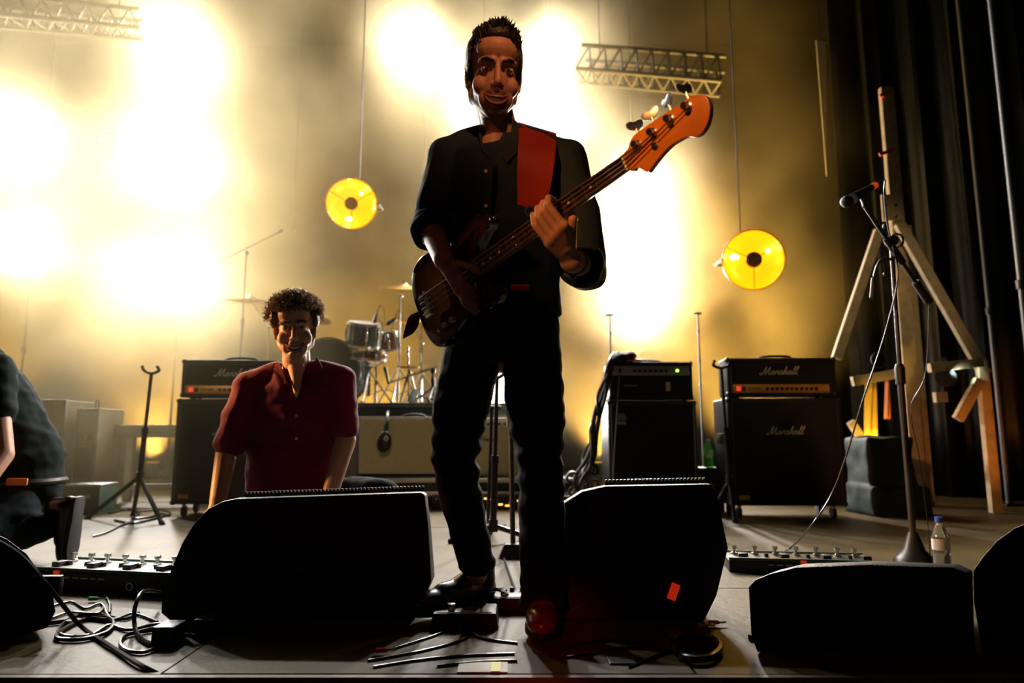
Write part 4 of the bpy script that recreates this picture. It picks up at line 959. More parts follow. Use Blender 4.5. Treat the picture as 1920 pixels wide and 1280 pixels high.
# scaffold pole, and a second one added as a bright drape fold, with an amber uplight between them
for lab, px, Y in [('steel scaffold pole beside the amber lit drape', 1912, 4.6), ('steel scaffold pole added for a bright fold highlight in the dark drapes', 1848, 5.6)]:
    x = P(px, 500, Y).x; t = thing('scaffold_pole', lab, 'pole', (x, Y, 0), 0, 'scaffold poles')
    MB().tube([(0,0,.02),(0,0,6.5)], .024, 12).build('tube', mat('weathered scaffold tube', (.10,.10,.10), .45, .7), t); MB().box((0,0,.01),(.15,.15,.02)).build('base_plate', STEELB, t, False)
    MB().lathe([(.034,0),(.036,.06)], (0,0,1.55), n=12).build('coupler', STEELB, t)
def small_uplight(label, u, aim, pw, col, ang):
    u = Vector((u[0], u[1], 0)); ul = thing('uplight', label, 'stage lamp', u, 0, 'small amber uplights', world=True)
    MB().box((u.x,u.y,.015),(.12,.10,.03)).build('base', STEELB, ul, True, .006)
    MB().lathe([(.04,0),(.05,.06),(.046,.065)], (u.x,u.y,.03), (.05,.1,1), 20).build('housing', STEELB, ul)
    MB().lathe([(.001,.067),(.044,.067)], (u.x,u.y,.03), (.05,.1,1), 20, caps=False).build('lens', mat('amber lens', (1,.4,.05), .3, emis=(1,.35,.03), estr=3), ul)
    spot('uplight_amber', (u.x+.01,u.y+.02,.12), aim, pw, col, ang, .7, .04)
small_uplight('small amber uplight at the foot of the right drapes', PZ(1905,1055,0), P(1890,810,5.0), 90, (1,.30,.03), 22)
small_uplight('small amber uplight behind the right guitar cabinet', (2.62,5.18), P(1633,775,YT-.08), 40, (1,.60,.08), 34)
# ================================================================ gear in the haze on the left
YL = 5.35
GREYC = mat('grey case', (.34,.30,.22), .6, var=.1)
a, b = P(62, 900, YL), P(124, 750, YL)
cs = thing('flight_case', 'plain grey upright flight case behind the crouching man', 'flight case', ((a.x+b.x)/2, YL+.2, 0), 0, 'flight cases')
w_, h_ = b.x-a.x, b.z
MB().box((0,0,h_/2+.03),(w_,.40,h_-.06)).build('shell', GREYC, cs, True, .008)
for sx in (-1,1): MB().box((sx*(w_/2),-.20,h_/2+.03),(.02,.02,h_-.06)).build('edge_extrusion', ALU, cs, True, .002)
for z in (.04, h_-.005): MB().box((0,-.20,z),(w_,.02,.02)).build('edge_extrusion', ALU, cs, True, .002)
for sx in (-1,1): MB().lathe([(.01,-.015),(.03,-.013),(.03,.013),(.01,.015)], (sx*(w_/2-.05),-.1,.03), (1,0,0), 14).build('wheel', RUBBER, cs)
MB().box((0,-.206,h_*.45),(.05,.01,.07)).build('latch', STEEL, cs, True, .003)
a, b = P(130, 900, YL+.05), P(184, 765, YL+.05); w_, h_ = b.x-a.x, b.z
rk = thing('equipment_rack', 'open equipment rack with pale modules beside the grey flight case', 'rack', ((a.x+b.x)/2, YL+.25, 0), 0, None)
WH = mat('pale module', (.62,.60,.52), .5)
MB().box((0,.0,h_/2),(w_,.34,h_)).build('shell', GREYC, rk, True, .006); y = -.175
for sx in (-1,1): MB().box((sx*(w_/2-.008),y,h_/2),(.014,.014,h_)).build('rack_rail', ALU, rk, False)
MB().box((0,y,h_*.86),(w_*.86,.012,h_*.22)).build('module', WH, rk, True, .003)
MB().box((0,y,h_*.70),(w_*.86,.012,h_*.09)).build('module', WH, rk, True, .003)
for sx in (-1,1): MB().box((sx*w_*.21,y-.008,h_*.70),(w_*.28,.006,h_*.05)).build('vent', mat('vent dark', (.12,.11,.09), .6), rk, False)
MB().box((0,y,h_*.45),(w_*.82,.010,h_*.30)).build('blank_panel', mat('brown panel', (.16,.13,.09), .6), rk, True, .003)
MB().box((0,y,h_*.20),(w_*.86,.012,h_*.12)).build('module', mat('grey module', (.25,.24,.2), .5), rk, True, .003)
for k in range(3): MB().lathe([(.012,0),(.012,.012)], (-w_*.25+k*w_*.25,y-.006,h_*.20), (0,-1,0), 12).build('knob', BLACKP, rk)
MB().tube(spline([(w_*.3,y,h_),(w_*.3,y,h_+.06),(w_*.42,y,h_+.05),(w_*.42,y,h_-.02)], 6), .004, 6).build('cable_loop', CABLEM, rk)
# long bench behind
a, b = P(188, 820, YL+.3), P(330, 796, YL+.3)
tb = thing('work_bench', 'long grey bench standing beside the left guitar stack', 'bench', ((a.x+b.x)/2, YL+.5, 0), 0, None, world=True)
tb.location.z = 0; WORLD[tb.name] = tuple(tb.location)
MB().box(((a.x+b.x)/2+.15, YL+.5, (a.z+b.z)/2), (b.x-a.x+.3, .40, b.z-a.z)).build('top', GREYC, tb, True, .006)
for x in (a.x+.06, b.x+.2):
    for y in (YL+.34, YL+.66): MB().box((x,y,a.z/2),(.06,.05,a.z)).build('leg', GREYC, tb, True, .004)
MB().box(((a.x+b.x)/2+.15,YL+.66,.12),(b.x-a.x+.2,.03,.05)).build('stretcher', GREYC, tb, True, .003)
# small amplifier box low on the floor by the rack
q = PZ(150, 965, 0); bx = thing('small_case', 'small dark case with pale lid on the floor before the rack', 'case', (q.x, q.y+.12, 0), 0, None)
MB().box((0,0,.10),(.24,.22,.20)).build('shell', mat('teal dark case', (.03,.06,.05), .5), bx, True, .006); MB().box((0,0,.205),(.25,.23,.014)).build('lid_edge', ALU, bx, True, .003)
MB().box((0,-.114,.13),(.12,.006,.03)).build('latch', STEEL, bx, True, .002)
# ================================================================ cable loom and jacket beside the bass stack
LOOM = mat('grey loom cable', (.06,.06,.055), .4)
lm = thing('cable_loom', 'thick loom of cables hanging down beside the bass stack', 'cable loom', P(1110,930,5.0), 0, None, world=True)
lm.location.z = 0; WORLD[lm.name] = tuple(lm.location)
rnd = random.Random(4)
for k in range(9):
    j = lambda s: rnd.uniform(-s, s)
    pts = [P(1156+j(8),664+j(4),5.25+j(.05)), P(1143+j(5),690+j(6),5.12), P(1128+j(7),745+j(6),5.08+j(.04)), P(1116+j(9),800,5.05+j(.06)), P(1100+j(14),860+j(8),5.02+j(.08)), P(1092+j(20),905,4.98+j(.1)), PZ(1082+j(36),958+j(8),.02)]
    MB().tube(spline(pts, 8), .010+.004*rnd.random(), 7).build('strand', LOOM, lm)
for k in range(5):
    p = P(1092+rnd.uniform(-22,22), 880+k*14, 4.92); MB().lathe([(.03,-.008),(.045,-.008),(.045,.008),(.03,.008)], p, (rnd.uniform(-.5,.5),-1,rnd.uniform(-.5,.5)), 16, caps=False).build('coil', LOOM, lm)
c = P(1165, 672, 5.22)
jk = remesh(MB().ell(c,(.10,.09,.055)).ell(c+Vector((-.03,.0,-.01)),(.07,.10,.05)).ell(c+Vector((.05,-.03,.015)),(.06,.07,.03)), 'jacket', .008, 3, .5, lambda co, n: .02*mnoise.noise(co*14))
tag(put('folded_jacket', jk, mat('dark cloth', (.02,.025,.022), .8), None), 'crumpled dark jacket lying on the bass amplifier head', 'jacket')
zt = c.z
o = MB().box((P(1190,683,5.12).x, 5.16, 1.118),(.11,.06,.014)).build('red_box', mat('red plastic box', (.7,.05,.03), .5), None, True, .004); tag(o, 'small flat red box on top of the bass amplifier', 'box')
for lab, px, py0, Y in [('thin upright aerial behind the left corner of the bass stack', 1143, 590, 5.62), ('thin upright aerial behind the right corner of the bass stack', 1308, 587, 5.62)]:
    tp = P(px, py0, Y); t = thing('aerial_stand', lab, 'stand', (tp.x, Y, 0), 0, 'thin aerial stands')
    MB().tube([(0,0,.02),(0,0,tp.z)], .008, 8).build('rod', STEEL, t); MB().lathe([(.12,0),(.12,.02)], n=20).build('base', STEELB, t)
    MB().cap((-.025,0,tp.z),(.025,0,tp.z), .010).build('tip', STEEL, t)
    for z_ in (.62,.75,.9): MB().ell((0,0,tp.z*z_), (.014,.014,.02)).build('clip', STEEL, t)
# lead hanging down the front of the bass cabinet
bx_ = P(1158,705,5.1)
cable('pale lead plugged into the bass amplifier panel', None, .005, name='instrument_lead', m=mat('grey lead', (.22,.21,.18), .4), raw=[P(1160,700,5.125), P(1161,706,5.08), P(1159,735,5.08), P(1156,790,5.08), P(1152,850,5.08), P(1149,920,5.08), PZ(1150,955,.006), PZ(1180,962,.006)])
# warm glowing bits of gear under the rolling platform
GLOW = mat('amber indicator', (1,.5,.1), .4, emis=(1,.42,.08), estr=2.2)
pr = thing('power_rack', 'row of small amber lit indicators on a low unit under the platform', 'power unit', (P(945,950,5.3).x, 5.32, 0), 0, None)
MB().box((0,.0,.05),(1.1,.10,.10)).build('case', BLACKP, pr, True, .004)
for k in range(26): MB().box((-.5+k*.04+rnd.uniform(-.01,.01),-.052,.02+.065*rnd.random()),(.016+.02*rnd.random(),.006,.012)).build('indicator', GLOW if rnd.random() < .75 else STEEL, pr, False)
# ================================================================ people
def xf(mb, M): mb.v = [M @ v for v in mb.v]; return mb
def join(a, b): a.add(b.v, b.f); return a
def head_solids(ears=1.0):
    """head in its own frame: eyes at z=0, face towards -Y, about 0.24 tall"""
    h = MB()
    h.ell((0,.022,.035),(.076,.096,.083), n=24, m=16).ell((0,-.020,-.035),(.062,.066,.088), n=24, m=16).ell((0,-.042,.050),(.061,.048,.045))
    h.cap((-.010,-.066,-.104),(.010,-.066,-.104), .020).cap((-.053,.004,-.062),(-.016,-.062,-.102), .019,.018).cap((.053,.004,-.062),(.016,-.062,-.102), .019,.018)
    h.cap((-.056,.014,-.035),(-.053,.004,-.066), .020,.019).cap((.056,.014,-.035),(.053,.004,-.066), .020,.019)
    for s in (-1,1):
        h.ell((s*.038,-.052,-.040),(.029,.026,.028))                      # cheeks
        h.cap((s*.012,-.083,.020),(s*.048,-.070,.018), .0095,.008)          # brow ridge
        h.ell((s*.031,-.070,-.001),(.0165,.012,.0085))                       # lids
        h.ell((s*.0115,-.094,-.041),(.0085,.010,.0075))                      # nostrils
        h.ell((s*.032,-.062,-.072),(.018,.016,.024))                         # smile folds
        h.ell((s*.076,.014,-.010),(.007,.019*ears,.031*ears), Euler((.12,0,s*.28)).to_matrix())
        h.cap((s*.074,.006,-.030),(s*.075,.004,-.036), .008)
    h.cap((0,-.082,.012),(0,-.103,-.034), .0075,.0115).ell((0,-.088,-.060),(.024,.010,.016)).ell((0,-.080,-.094),(.022,.012,.011))
    return h
def face_bits(M, parent, browm, teeth=True, iris=(.05,.03,.02)):
    W = mat('eye white', (.55,.52,.48), .25); 
    for s in (-1,1):
        e = MB().ell((s*.031,-.0725,-.001),(.0125,.0105,.0046)); e = xf(e, M).build('eye', W, parent)
        xf(MB().ell((s*.031,-.0815,-.001),(.0048,.003,.0042), n=12, m=8), M).build('iris', mat('iris dark', iris, .2), e)
        xf(MB().tube(spline([(s*.012,-.0905,.0165),(s*.030,-.0885,.0225),(s*.050,-.0715,.0185)], 5), [.0028]+[.0045]*8+[.0028]*2, 6), M).build('eyebrow', browm, parent)
    lipm = mat('lip skin', (.30,.09,.07), .5)
    up = [(-.036,-.0735,-.0610),(-.020,-.0895,-.0690),(0,-.0955,-.0705),(.020,-.0895,-.0690),(.036,-.0735,-.0610)]
    lo = [(-.036,-.0735,-.0610),(-.021,-.0880,-.0810),(0,-.0935,-.0870),(.021,-.0880,-.0810),(.036,-.0735,-.0610)]
    mw = MB()
    us, ls = spline(up, 5), spline(lo, 5)
    xf(MB().tube(us, [.0022+.0016*math.sin(math.pi*i/(len(us)-1)) for i in range(len(us))], 6), M).build('upper_lip', lipm, parent)
    xf(MB().tube(ls, [.0022+.0026*math.sin(math.pi*i/(len(ls)-1)) for i in range(len(ls))], 6), M).build('lower_lip', lipm, parent)
    n = len(us); mb = MB(); mb.add([u+Vector((0,.004,0)) for u in us]+[l+Vector((0,.004,0)) for l in ls], [(i,i+1,n+i+1,n+i) for i in range(n-1)])
    xf(mb, M).build('mouth', mat('mouth dark', (.05,.015,.012), .6), parent)
    if teeth:
        tb = MB()
        for k in range(10):
            x = -.0238+k*.0053; yy = -.0915+15.0*x*x
            tb.box((x,yy+.001,-.0758+4.5*x*x*2),(.0049,.004,.0086))
        xf(tb, M).build('teeth', mat('teeth', (.75,.70,.60), .3), parent)
def skin_mat(name, base, dark):
    m = mat(name, base, .5, spec=.35); nt = m.node_tree; b = nt.nodes['Principled BSDF']
    at = nt.nodes.new('ShaderNodeAttribute'); at.attribute_name = 'Col'; nt.links.new(at.outputs['Color'], b.inputs['Base Color'])
    b.inputs['Subsurface Weight'].default_value = .08; b.inputs['Subsurface Radius'].default_value = (.01,.004,.002)
    return m
def paint_skin(me, M, base, stub, strength):
    """skin colour with beard shadow as a point colour attribute"""
    inv = M.inverted(); at = me.color_attributes.new('Col', 'FLOAT_COLOR', 'POINT'); out = []
    for v in me.vertices:
        q = inv @ v.co; k = 0.0
        if abs(q.x) < .085 and q.y < .03 and -.135 < q.z < -.03:
            chin = max(0, min(1, (-.080 - q.z)/.012)) * max(0, min(1, (.045-abs(q.x))/.02)) * max(0, min(1, (-.045-q.y)/.02))
            mous = max(0, 1-abs(q.z+.059)/.009) * max(0, min(1, (.040-abs(q.x))/.012)) * (1 if q.y < -.06 else 0)
            side = .45*max(0, min(1, (-.045-q.z)/.03)) * (1 if abs(q.x) > .03 else .4)
            k = min(1, max(chin, mous, side))*strength
        n = 1 + .10*mnoise.noise(v.co*45)
        c = [a*(1-k)+b*k for a, b in zip(base, stub)]; out += [c[0]*n, c[1]*n, c[2]*n, 1]
    at.data.foreach_set('color', out)
def finger(mb, pts, r):
    pts = [Vector(p) for p in pts]; n = len(pts); mb.chain(pts, [r*(1-.09*i) for i in range(n)], 10)
def ribbon(pts, ws, th, nrm, name, m, parent, n=8):
    """strap: centre line + half width vectors"""
    P_ = spline(pts, n); W_ = spline(ws, n); N_ = spline(nrm, n); k = len(P_); vs = []; fs = []
    for p, w, nn in zip(P_, W_, N_): nn = nn.normalized(); vs += [p-w, p+w, p+w+nn*th, p-w+nn*th]
    for i in range(k-1):
        for j in range(4): j2 = (j+1) % 4; fs.append((i*4+j, i*4+j2, (i+1)*4+j2, (i+1)*4+j))
    fs += [(3,2,1,0), tuple((k-1)*4+j for j in range(4))]
    return MB().add(vs, fs).build(name, m, parent)
def wrinkle(c, n, amp=.005, f=(9,9,16)):
    return amp*(mnoise.noise(Vector((c.x*f[0], c.y*f[1], c.z*f[2]))) + .6*mnoise.noise(Vector((c.x*f[0]*2.3+c.z*9, c.y*f[1]*2.3, c.z*f[2]*1.6-c.x*8))))
def shoe(parent, heel, toe, M_up=Vector((0,0,1)), m=None, sole=None, name='shoe', w=.05, laces=True):
    heel, toe = Vector(heel), Vector(toe); d = (toe-heel); L = d.length; d.normalize(); up = (M_up - d*M_up.dot(d)).normalized(); s = d.cross(up)
    mb = MB(); q = lambda a, b, c: heel + d*(a*L) + s*b + up*c
    R = Matrix((d, s, up)).transposed()
    mb.ell(q(.12,0,.045), (.045,.036,.045), R).ell(q(.74,0,.034), (.085,w*.92,.034), R).ell(q(.90,0,.028), (.050,w*.80,.028), R).cap(q(.15,0,.05), q(.65,0,.042), .040,.042)
    mb.cap(q(.14,0,.06), q(.16,0,.105), .043,.045).cap(q(.22,0,.085), q(.55,0,.052), .036,.032)
    me = remesh(mb, 'shoe', .005, 5)
    o = put(name, me, m, parent)
    so = MB(); outl = sp2([(0,-.036),(.3*L,-.038),(.6*L,-w*.9),(.85*L,-w*.85),(1.02*L,-.012),(1.02*L,.012),(.85*L,w*.85),(.6*L,w*.9),(.3*L,.038),(0,.036),(-.012,0)], 5)
    so.prism(outl, heel - up*.002, d, s, up, .020).build('sole', sole or RUBBER, o, True, .003)
    if laces:
        lc = MB()
        for k in range(5): a = .36+.075*k; lc.tube([q(a,-.020,.098-.034*(a-.2)/.5*1.2+.002), q(a+.02,0,.106-.034*(a-.2)/.5*1.2+.003), q(a,.020,.098-.034*(a-.2)/.5*1.2+.002)], .0028, 6)
        lc.build('laces', mat('laces', (.03,.02,.02), .7), o)
    return o
# ---------------------------------------------------------------- bass guitar frame (used by the hands too)
def PD(x, y, D): u, v = (x-960)/FPX, (640-y)/FPX; return Vector((u*D, D*CT - v*D*ST, CAMZ + D*ST + v*D*CT))
BR, NU = PD(803, 567, 2.00), PD(1172, 306, 1.50)
BN = (NU-BR).normalized(); SCALE = (NU-BR).length
_f = Vector((-.42,-.80,-.10)); BF = (_f - BN*_f.dot(BN)).normalized(); BW = BF.cross(BN).normalized()
if BW.z < 0: BW = -BW
def G(s, w, f): return BR + BN*s + BW*w + BF*f     # along strings from the bridge, across (up), out of the face
# ---------------------------------------------------------------- the bassist
def bassist():
    root = thing('person', 'standing bass player in dark shirt and black jeans grinning at the crowd', 'person', PZ(950,1180,0), 0, 'musicians on stage', world=True)
    root.location.z = 0; WORLD[root.name] = tuple(root.location)
    SK, STUB = (.50,.25,.15), (.055,.035,.028)
    HC = P(926, 139, 1.90)
    M = Matrix.Translation(HC) @ Euler((math.radians(19), math.radians(3), math.radians(9)), 'ZYX').to_matrix().to_4x4() @ Matrix.Diagonal((1.03,1.03,1.10,1))
    R3 = (Euler((math.radians(19), math.radians(3), math.radians(9)), 'ZYX').to_matrix())
    shL, shR = P(842,296,1.99), P(1060,304,1.95)     # image left / right shoulder
    elL, wrL = P(806,420,1.98), P(832,486,1.80)
    elR, wrR = P(1098,500,1.88), P(1071,488,1.65)
    nb = P(938,262,2.00)
    body = xf(head_solids(), M)
    body.cap(M @ Vector((0,.030,-.055)), nb, .055,.058, 20).cap(M @ Vector((0,.0,-.085)), nb+Vector((0,-.02,0)), .042,.05, 18)
    body.loft([(nb,(.07,0,0),(0,.055,0)), (P(946,310,1.99),(.15,0,0),(0,.085,0)), (P(947,420,2.03),(.135,0,0),(0,.09,0)), (P(945,540,2.07),(.135,0,0),(0,.09,0)), (P(944,640,2.12),(.14,0,0),(0,.09,0))])
    body.ell(P(921,282,1.915),(.040,.022,.055)).cap(P(926,258,1.93), P(918,290,1.90), .030,.012)     # open collar
    body.chain([shL, elL, wrL], [.046,.040,.029]).chain([shR, elR, wrR], [.046,.042,.030])
    body.chain([P(895,650,2.12), P(855,858,2.10), P(893,1075,2.17)], [.06,.045,.035]).chain([P(995,650,2.12), P(1013,858,2.05), P(1016,1130,1.99)], [.06,.045,.035])
    body.ell(P(944,640,2.12),(.14,.09,.10))
    # fretting hand (image right): fingers come up under the neck and curl onto the strings
    s0 = SCALE*.70
    mc = []
    for i, (ds, tip) in enumerate([(.034,.012),(.012,.010),(-.010,.006),(-.032,-.004)]):
        mcp = G(s0+ds*1.0+.004, -.052-.004*i, .032-.003*i); pip = G(s0+ds+.004, -.006+tip*.6-.003*i, .062-.004*i); dip = G(s0+ds+.001, .016+tip*.5, .044-.002*i); tp = G(s0+ds-.002, .011+tip*.4, .019)
        finger(body, [mcp, pip, dip, tp], .0108 if i < 3 else .0095); mc.append(mcp)
    for m_ in mc: body.cap(wrR, m_, .022,.0135, 12)
    body.cap(mc[0], mc[3], .014,.013, 12).cap(wrR.lerp(mc[0],.45), wrR.lerp(mc[3],.45), .020,.018, 12)
    finger(body, [wrR.lerp(mc[0],.35)+BN*.01, G(s0+.045,-.040,.0), G(s0+.035,-.030,-.026), G(s0+.025,-.005,-.030)], .0125)
    # plucking hand (image left)
    k0 = SCALE*.235; mc = []
    kd = (G(k0,.0,.03)-wrL).normalized()
    for i in range(4):
        mcp = wrL + kd*.078 + BW*(.030-.019*i)*1.0 + BF*(.012) + BN*(.012-.006*i); pip = mcp + kd*.030 + BF*.016 - BW*.012 + BN*.006; dip = pip - BF*.020 - BW*.010 + kd*.016; tp = dip - BF*.018 - kd*.004
        finger(body, [mcp, pip, dip, tp], .0104 if i < 3 else .0092); mc.append(mcp)
    for m_ in mc: body.cap(wrL, m_, .024,.014, 12)
    body.cap(mc[0], mc[3], .014,.013, 12)
    th = wrL.lerp(mc[0],.5); finger(body, [th, th+BN*.030+kd*.012+BF*.004, th+BN*.050+kd*.035-BF*.006, th+BN*.052+kd*.055-BF*.016], .0118)
    me = remesh(body, 'body', .0032, 9, .5); paint_skin(me, M, SK, STUB, .85)
    put('body', me, skin_mat('skin tanned', SK, STUB), root)
    HAIR = mat('dark brown hair', (.020,.013,.009), .55, spec=.4)
    face_bits(M, root, HAIR)
    # hair: short sides, brushed-up top
    hm = MB(); rnd = random.Random(11)
    hm.ell((0,.034,.050),(.0815,.092,.079), n=24, m=16).ell((0,-.030,.088),(.060,.050,.034)).ell((0,.05,-.01),(.076,.075,.07))
    for s in (-1,1): hm.ell((s*.0735,.012,.030),(.009,.040,.048)).cap((s*.074,-.012,.02),(s*.0745,-.006,-.018), .006,.004)
    hme = remesh(xf(hm, M), 'hair', .004, 3, .5, lambda c, n: .0022*mnoise.noise(c*160))
    ho = put('hair', hme, HAIR, root)
    tf = MB()
    for k in range(420):
        x = rnd.uniform(-.064,.064); y = rnd.uniform(-.072,.05); e = 1-(x/.085)**2-((y+.005)/.105)**2
        if e < .08: continue
        z = .035+.080*math.sqrt(e); front = max(0, min(1,(.03-y)/.09))*max(0, 1-abs(x-.012)/.055)
        ln = .010+.016*front+rnd.uniform(0,.009); p = Vector((x,y,z)); d = Vector((x*2.2+rnd.uniform(-.3,.3), -.10+rnd.uniform(-.35,.3)-.25*front, 1)).normalized()
        tf.tube([p-d*.006, p+d*ln*.6, p+d*ln+Vector((rnd.uniform(-.004,.004),rnd.uniform(-.004,.004),0))], [.0042,.003,.0006], 5)
    for k in range(240):
        s = rnd.choice((-1,1)); y = rnd.uniform(-.03,.09); z = rnd.uniform(-.02,.085); p = Vector((s*(.080-.5*max(0,z-.03)**1.0*.5)*math.sqrt(max(.2,1-((y-.03)/.115)**2)), y, z)); d = Vector((s*.35,.6+rnd.uniform(-.2,.2),-.5)).normalized()
        tf.tube([p-d*.004, p+d*.006], [.0016,.0005], 4)
    xf(tf, M).build('tufts', HAIR, ho, fixn=False)
    # shirt
    SHIRT = mat('dark navy shirt', (.012,.022,.034), .8, bump=.15, bscale=300, spec=.25)
    sh = MB(); X = lambda r: Vector((r,0,0)); Yv = lambda r: Vector((0,r,0))
    sh.loft([(P(937,262,2.005),X(.075),Yv(.062)), (P(940,272,2.00),X(.11),Yv(.078)), (P(947,296,1.985),X(.172),Yv(.105)), (P(948,350,1.99),X(.186),Yv(.118)), (P(948,420,2.015),X(.178),Yv(.118)), (P(947,490,2.045),X(.170),Yv(.118)), (P(945,545,2.07),X(.175),Yv(.122)), (P(943,592,2.095),X(.186),Yv(.128))])
    sh.cap(P(905,268,1.995), shL, .055,.066, 18).cap(P(985,270,1.985), shR, .055,.066, 18)
    sh.chain([shL, elL+Vector((.004,.02,.02))], [.068,.060]).cap(elL+Vector((.004,.02,.02)), elL.lerp(wrL,.16), .060,.056)
    sh.chain([shR, shR.lerp(elR,.55)+Vector((.012,.01,0)), elR+Vector((.006,.03,.0)), elR.lerp(wrR,.40)], [.067,.062,.062,.056])
    # rolled cuffs
    for a, b, r in ((elL.lerp(wrL,.02), elL.lerp(wrL,.30), .062), (elR.lerp(wrR,.22), elR.lerp(wrR,.52), .062)):
        d = (b-a); u, v = frame_of(d)
        sh.loft([(a, u*r*.9, v*r*.9), (a+d*.25, u*r*1.06, v*r*1.06), (a+d*.8, u*r*1.05, v*r*1.05), (b, u*r*.85, v*r*.85)], 18)
    sme = remesh(sh, 'shirt', .006, 7, .5, lambda c, n: wrinkle(c, n, .006))
    so = put('shirt', sme, SHIRT, root)
    for pts in ([P(902,232,1.93), P(897,250,1.915), P(902,280,1.885), P(918,296,1.875), P(916,262,1.905), P(908,240,1.925)], [P(962,222,1.93), P(984,240,1.93), P(982,272,1.885), P(950,306,1.862), P(940,290,1.878), P(958,252,1.91)]):
        c = sum(pts, Vector())/len(pts); n_ = Vector((0,1,.25)).normalized()
        MB().add([p for p in pts]+[p+n_*.006 for p in pts], [tuple(range(6)), tuple(range(6,12))[::-1]]+[(i,(i+1)%6,6+(i+1)%6,6+i) for i in range(6)]).build('collar', SHIRT, so, True, .0015)
    ribbon([P(917,304,1.862), P(914,340,1.862), P(912,390,1.888), P(912,440,1.90)], [X(.013)]*4, .004, [Vector((0,-1,0))]*4, 'placket', SHIRT, so)
    for y, Y in ((321,1.856),(386,1.880)): MB().lathe([(.0055,0),(.0055,.002),(.004,.003),(.001,.002)], P(911,y,Y), (0,-1,-.1), 12, caps=False).build('button', mat('pale button', (.55,.52,.45), .3), so)
    # jeans
    JEANS = mat('black jeans', (.008,.009,.010), .85, bump=.2, bscale=250, spec=.2)
    j = MB(); 
    j.loft([(P(944,560,2.085),X(.160),Yv(.112)), (P(943,600,2.10),X(.176),Yv(.120)), (P(942,650,2.11),X(.182),Yv(.124)), (P(941,682,2.115),X(.176),Yv(.115))])
    j.chain([P(889,655,2.115), P(864,765,2.10), P(852,852,2.09), P(862,925,2.13), P(892,1052,2.17)], [.094,.087,.071,.066,.054])
    j.chain([P(996,655,2.115), P(1004,770,2.085), P(1013,858,2.05), P(1016,960,2.02), P(1016,1120,1.985)], [.094,.092,.068,.068,.061])
    for c0, hw, Y in ((P(894,1058,2.17),.056,0), (P(1016,1128,1.985),.062,0)): j.lathe([(hw,-.012),(hw*1.04,0),(hw,.02)], c0, n=18)
    def jw(c, n):
        a = wrinkle(c, n, .0045, (8,8,20)); kz = c.z
        for kc in (P(852,852,2.09), P(1013,858,2.05)):
            d = (c-kc).length
            if d < .22: a += .006*(1-d/.22)*math.sin(kz*95+c.x*20)
        return a
    jo = put('jeans', remesh(j, 'jeans', .006, 6, .5, jw), JEANS, root)
    bl = MB(); cb = P(944,566,2.085); bl.loft([(cb-Vector((0,0,.02)),X(.172),Yv(.122)),(cb+Vector((0,0,.02)),X(.170),Yv(.121))], 40, caps=False)
    b_ = bl.build('belt', mat('dark belt', (.02,.012,.01), .45), root)
    MB().box(P(975,539,1.925),(.055,.010,.018)).build('buckle', mat('red buckle', (.55,.03,.02), .4), b_, True, .004)
    # shoes
    SHO = mat('black leather shoe', (.014,.010,.010), .28, coat=.4)
    hl = PZ(922,1128,.022); tl = PZ(806,1150,.022); shoe(root, hl, hl+(tl-hl).normalized()*.275, m=SHO)
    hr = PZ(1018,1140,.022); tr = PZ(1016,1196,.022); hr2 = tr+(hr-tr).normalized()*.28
    shoe(root, hr2, tr, m=mat('leather shoe with painted red light', (.16,.012,.010), .30, coat=.5))  # red light falling on this shoe is put into its leather colour
    # strap over the shoulder to the upper horn
    STRAP = mat('red leather strap', (.26,.022,.014), .45, bump=.25, bscale=220)
    st = [P(1000,250,2.075), P(1006,241,2.00), P(1008,249,1.935), P(1006,285,1.862), P(1002,335,1.842), P(996,392,1.805)]
    nr = [Vector((0,.4,1)), Vector((0,-.1,1)), Vector((0,-.6,.8)), Vector((0,-1,.25)), Vector((-.1,-1,.1)), Vector((-.3,-1,0))]
    so_ = ribbon(st, [Vector((.056,0,-.018)), Vector((.056,0,-.018)), Vector((.056,-.002,-.018)), Vector((.053,.0,-.012)), Vector((.048,.004,-.012)), Vector((.036,.006,-.010))], .005, nr, 'guitar_strap', STRAP, None)
    tag(so_, 'wide red leather guitar strap over the shoulder of the bassist', 'strap')
    # watch on the fretting wrist, thin bracelet on the other
    d = (wrR-elR).normalized(); a, b2 = frame_of(d); c = elR.lerp(wrR,.80)
    w_ = MB().lathe([(.034,-.010),(.0355,0),(.034,.010)], c, d, 24, caps=False).build('watch_strap', BLACKP, root)
    f_ = (Vector((-.25,-.9,-.2)) - d*Vector((-.25,-.9,-.2)).dot(d)).normalized()
    MB().lathe([(.001,.008),(.016,.008),(.018,.003),(.018,0)], c+f_*.034, f_, 20, caps=False).build('watch_face', mat('watch glass', (.10,.12,.11), .08, .2), w_)
    d = (wrL-elL).normalized(); MB().lathe([(.036,-.002),(.038,0),(.036,.002)], elL.lerp(wrL,.42), d, 24, caps=False).build('bracelet', CHROME, root)
bassist()
